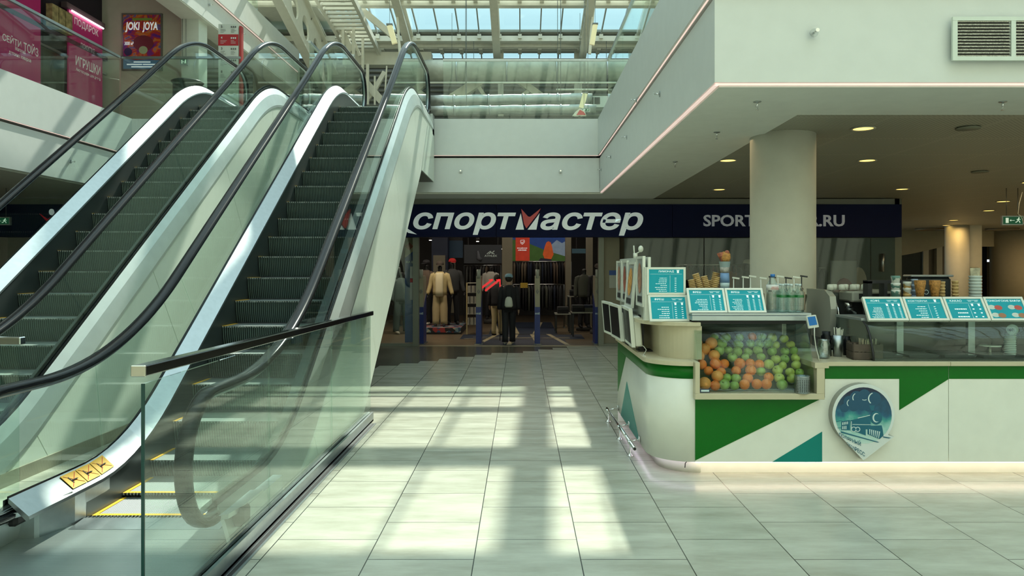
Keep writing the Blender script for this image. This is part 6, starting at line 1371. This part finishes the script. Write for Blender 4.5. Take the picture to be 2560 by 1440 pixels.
def strut(name, label, segs, Y, m_=ROOFM, Yb=None):
    t = thing(name, label, 'strut', W(segs[0][0], segs[0][1], Y)); t['kind'] = 'structure'
    for (a, b, c_, d_, w) in segs: MB().bar(W(a,b,Y), W(c_,d_,Yb or Y), w, w, up=(0,1,0)).build('bar', m_, t)
strut('roof_brace', 'long cream diagonal brace crossing the skylight', [(862,-10,985,92,.22)], 26.5)
strut('roof_brace', 'steep cream diagonals left of the skylight', [(815,-10,880,130,.20),(838,-10,900,140,.10)], 27)
strut('roof_post', 'thin cream vertical posts left of the skylight', [(829,-10,831,40,.08),(858,-10,858,118,.10),(884,20,884,150,.10)], 26.8)
strut('far_post', 'thin vertical posts between the right escalator handrails', [(907,95,907,262,.09),(919,160,919,262,.10),(937,190,937,262,.06),(967,165,962,240,.05)], 27.5)
strut('far_brace', 'crossed cream braces seen between the right escalator handrails', [(905,195,962,262,.28),(962,180,932,232,.16),(932,232,908,262,.16)], 28.5)
strut('far_brace', 'rising cream brace behind the far glass railing', [(1115,258,1200,203,.36),(1195,215,1215,245,.14)], 29)
strut('far_brace', 'falling cream brace behind the far glass railing', [(1296,200,1365,250,.26),(1325,225,1290,250,.14)], 29)
strut('far_beam', 'cream horizontal beam above the far wall', [(860,150,1080,150,.5)], 29.2)
strut('far_post', 'cream vertical posts on the far wall', [(1252,120,1252,290,.22),(1445,130,1445,290,.3),(1050,130,1050,290,.22)], 29.6)
ALU = mat('silver_duct_foil', (.36,.39,.38), .4, .7, noise=.15, nscale=5, bump=.6, bscale=6); WRAP = mat('wrapped_insulation', (.40,.43,.38), .5, .0, noise=.25, nscale=2, bump=1., bscale=5)
def duct(label, y0, y1, px0, px1, r, Y, m_):
    t = thing('air_duct', label, 'duct', W(px0,y0,Y)); a = Vector(W(px0,y0,Y)); b = Vector(W(px1,y1,Y)); n = 14
    m = MB(); m.path([tuple(a.lerp(b, i/n)+Vector((0,0,.012*math.sin(i*2.1)))) for i in range(n+1)], [r*(1+.02*math.sin(i*1.7)) for i in range(n+1)], 16); m.build('duct_body', m_, t)
    m = MB()
    for i in range(2, n, 3): c = a.lerp(b, i/n); d = (b-a).normalized(); m.tube(tuple(c-d*.03), tuple(c+d*.03), r*1.08, 18)
    m.build('clamp_rings', STEEL, t)
    for i in (3, 11): c = a.lerp(b, i/n); m = MB(); m.tube((c.x,c.y,c.z), (c.x,c.y,RZ(c.y)-.1), .01, 5); m.build('hanger', STEELD, t)
duct('large wrapped white duct behind the top of the far glass railing', 178, 178, 1060, 1640, .42, 28.3, WRAP)
duct('upper silver foil duct behind the far glass railing', 253, 247, 1078, 1480, .19, 25, ALU)
duct('lower silver foil duct behind the far glass railing', 277, 272, 1078, 1490, .15, 24.5, ALU)
t = thing('conduit_pipes', 'thin white pipes crossing behind the far glass railing', 'pipe', W(1070,210,27)); 
for y, a, b in ((207,1070,1540),(224,1390,1530)): MB().tube(W(a,y,27), W(b,y,27), .035, 8).build('pipe', WPL, t); MB().tube(W(a+60,y,27), (W(a+60,y,27)[0],27,RZ(27)+.01), .008, 5).build('hanger', STEELD, t)
t = thing('air_unit', 'grey air unit with two dark grilles beside the far exit sign', 'air unit', W(1490,250,25)); MB().prism([W(1468,268,25),W(1530,268,25),W(1530,240,25),W(1468,240,25)], (0,.5,0)).build('unit_body', GREYAL, t)
for a in (1470, 1486): MB().prism([W(a,260,24.97),W(a+14,260,24.97),W(a+14,243,24.97),W(a,243,24.97)], (0,.02,0)).build('grille', BLACKM, t)
t = thing('pitched_sign', 'small white and red pitched sign beyond the far railing', 'sign', W(1449,290,20)); MB().prism([W(1431,289,20),W(1466,289,20),W(1462,278,20),W(1449,271,20),W(1438,280,20)], (0,.1,0)).build('white_body', WPL, t); MB().tube(W(1449,289,20.05), (W(1449,289,20)[0],20.05,4.52), .03, 8).build('post', STEELD, t); MB().prism([W(1441,287,19.98),W(1464,287,19.98),W(1460,280,19.98),W(1450,274,19.98)], (0,.02,0)).build('red_face', RED, t)
FX = mat('yellowed_lamp_cover', (.75,.70,.45), .5, emit=(.8,.75,.45), es=.25)
def linlamp(label, a, b, Y, w=.16):
    t = thing('linear_lamp', label, 'lamp', W(*a, Y), 'hanging linear lamps'); MB().bar(W(*a,Y), W(*b,Y), w, .10, up=(0,-1,0)).build('lamp_cover', FX, t)
    m = MB(); x, y, z = W(*a, Y); m.tube((x,y,z), (x,y,RZ(y)-.1), .006, 5); m.build('suspension', STEELD, t); MB().box(x-.09,x+.09,y-.06,y+.06,z,z+.05).build('end_bracket', STEELD, t)
linlamp('long yellowed linear lamp hanging before the skylight', (974,64), (987,109), 22); linlamp('linear lamp hanging behind the far glass railing', (1463,234), (1453,270), 24); linlamp('linear lamp hanging against the right skylight edge', (1488,62), (1480,112), 24)
strut('roof_pipe', 'vertical pipe with brackets hanging at the right of the skylight', [(1486,-10,1474,135,.10),(990,-10,1000,140,.08)], 26)
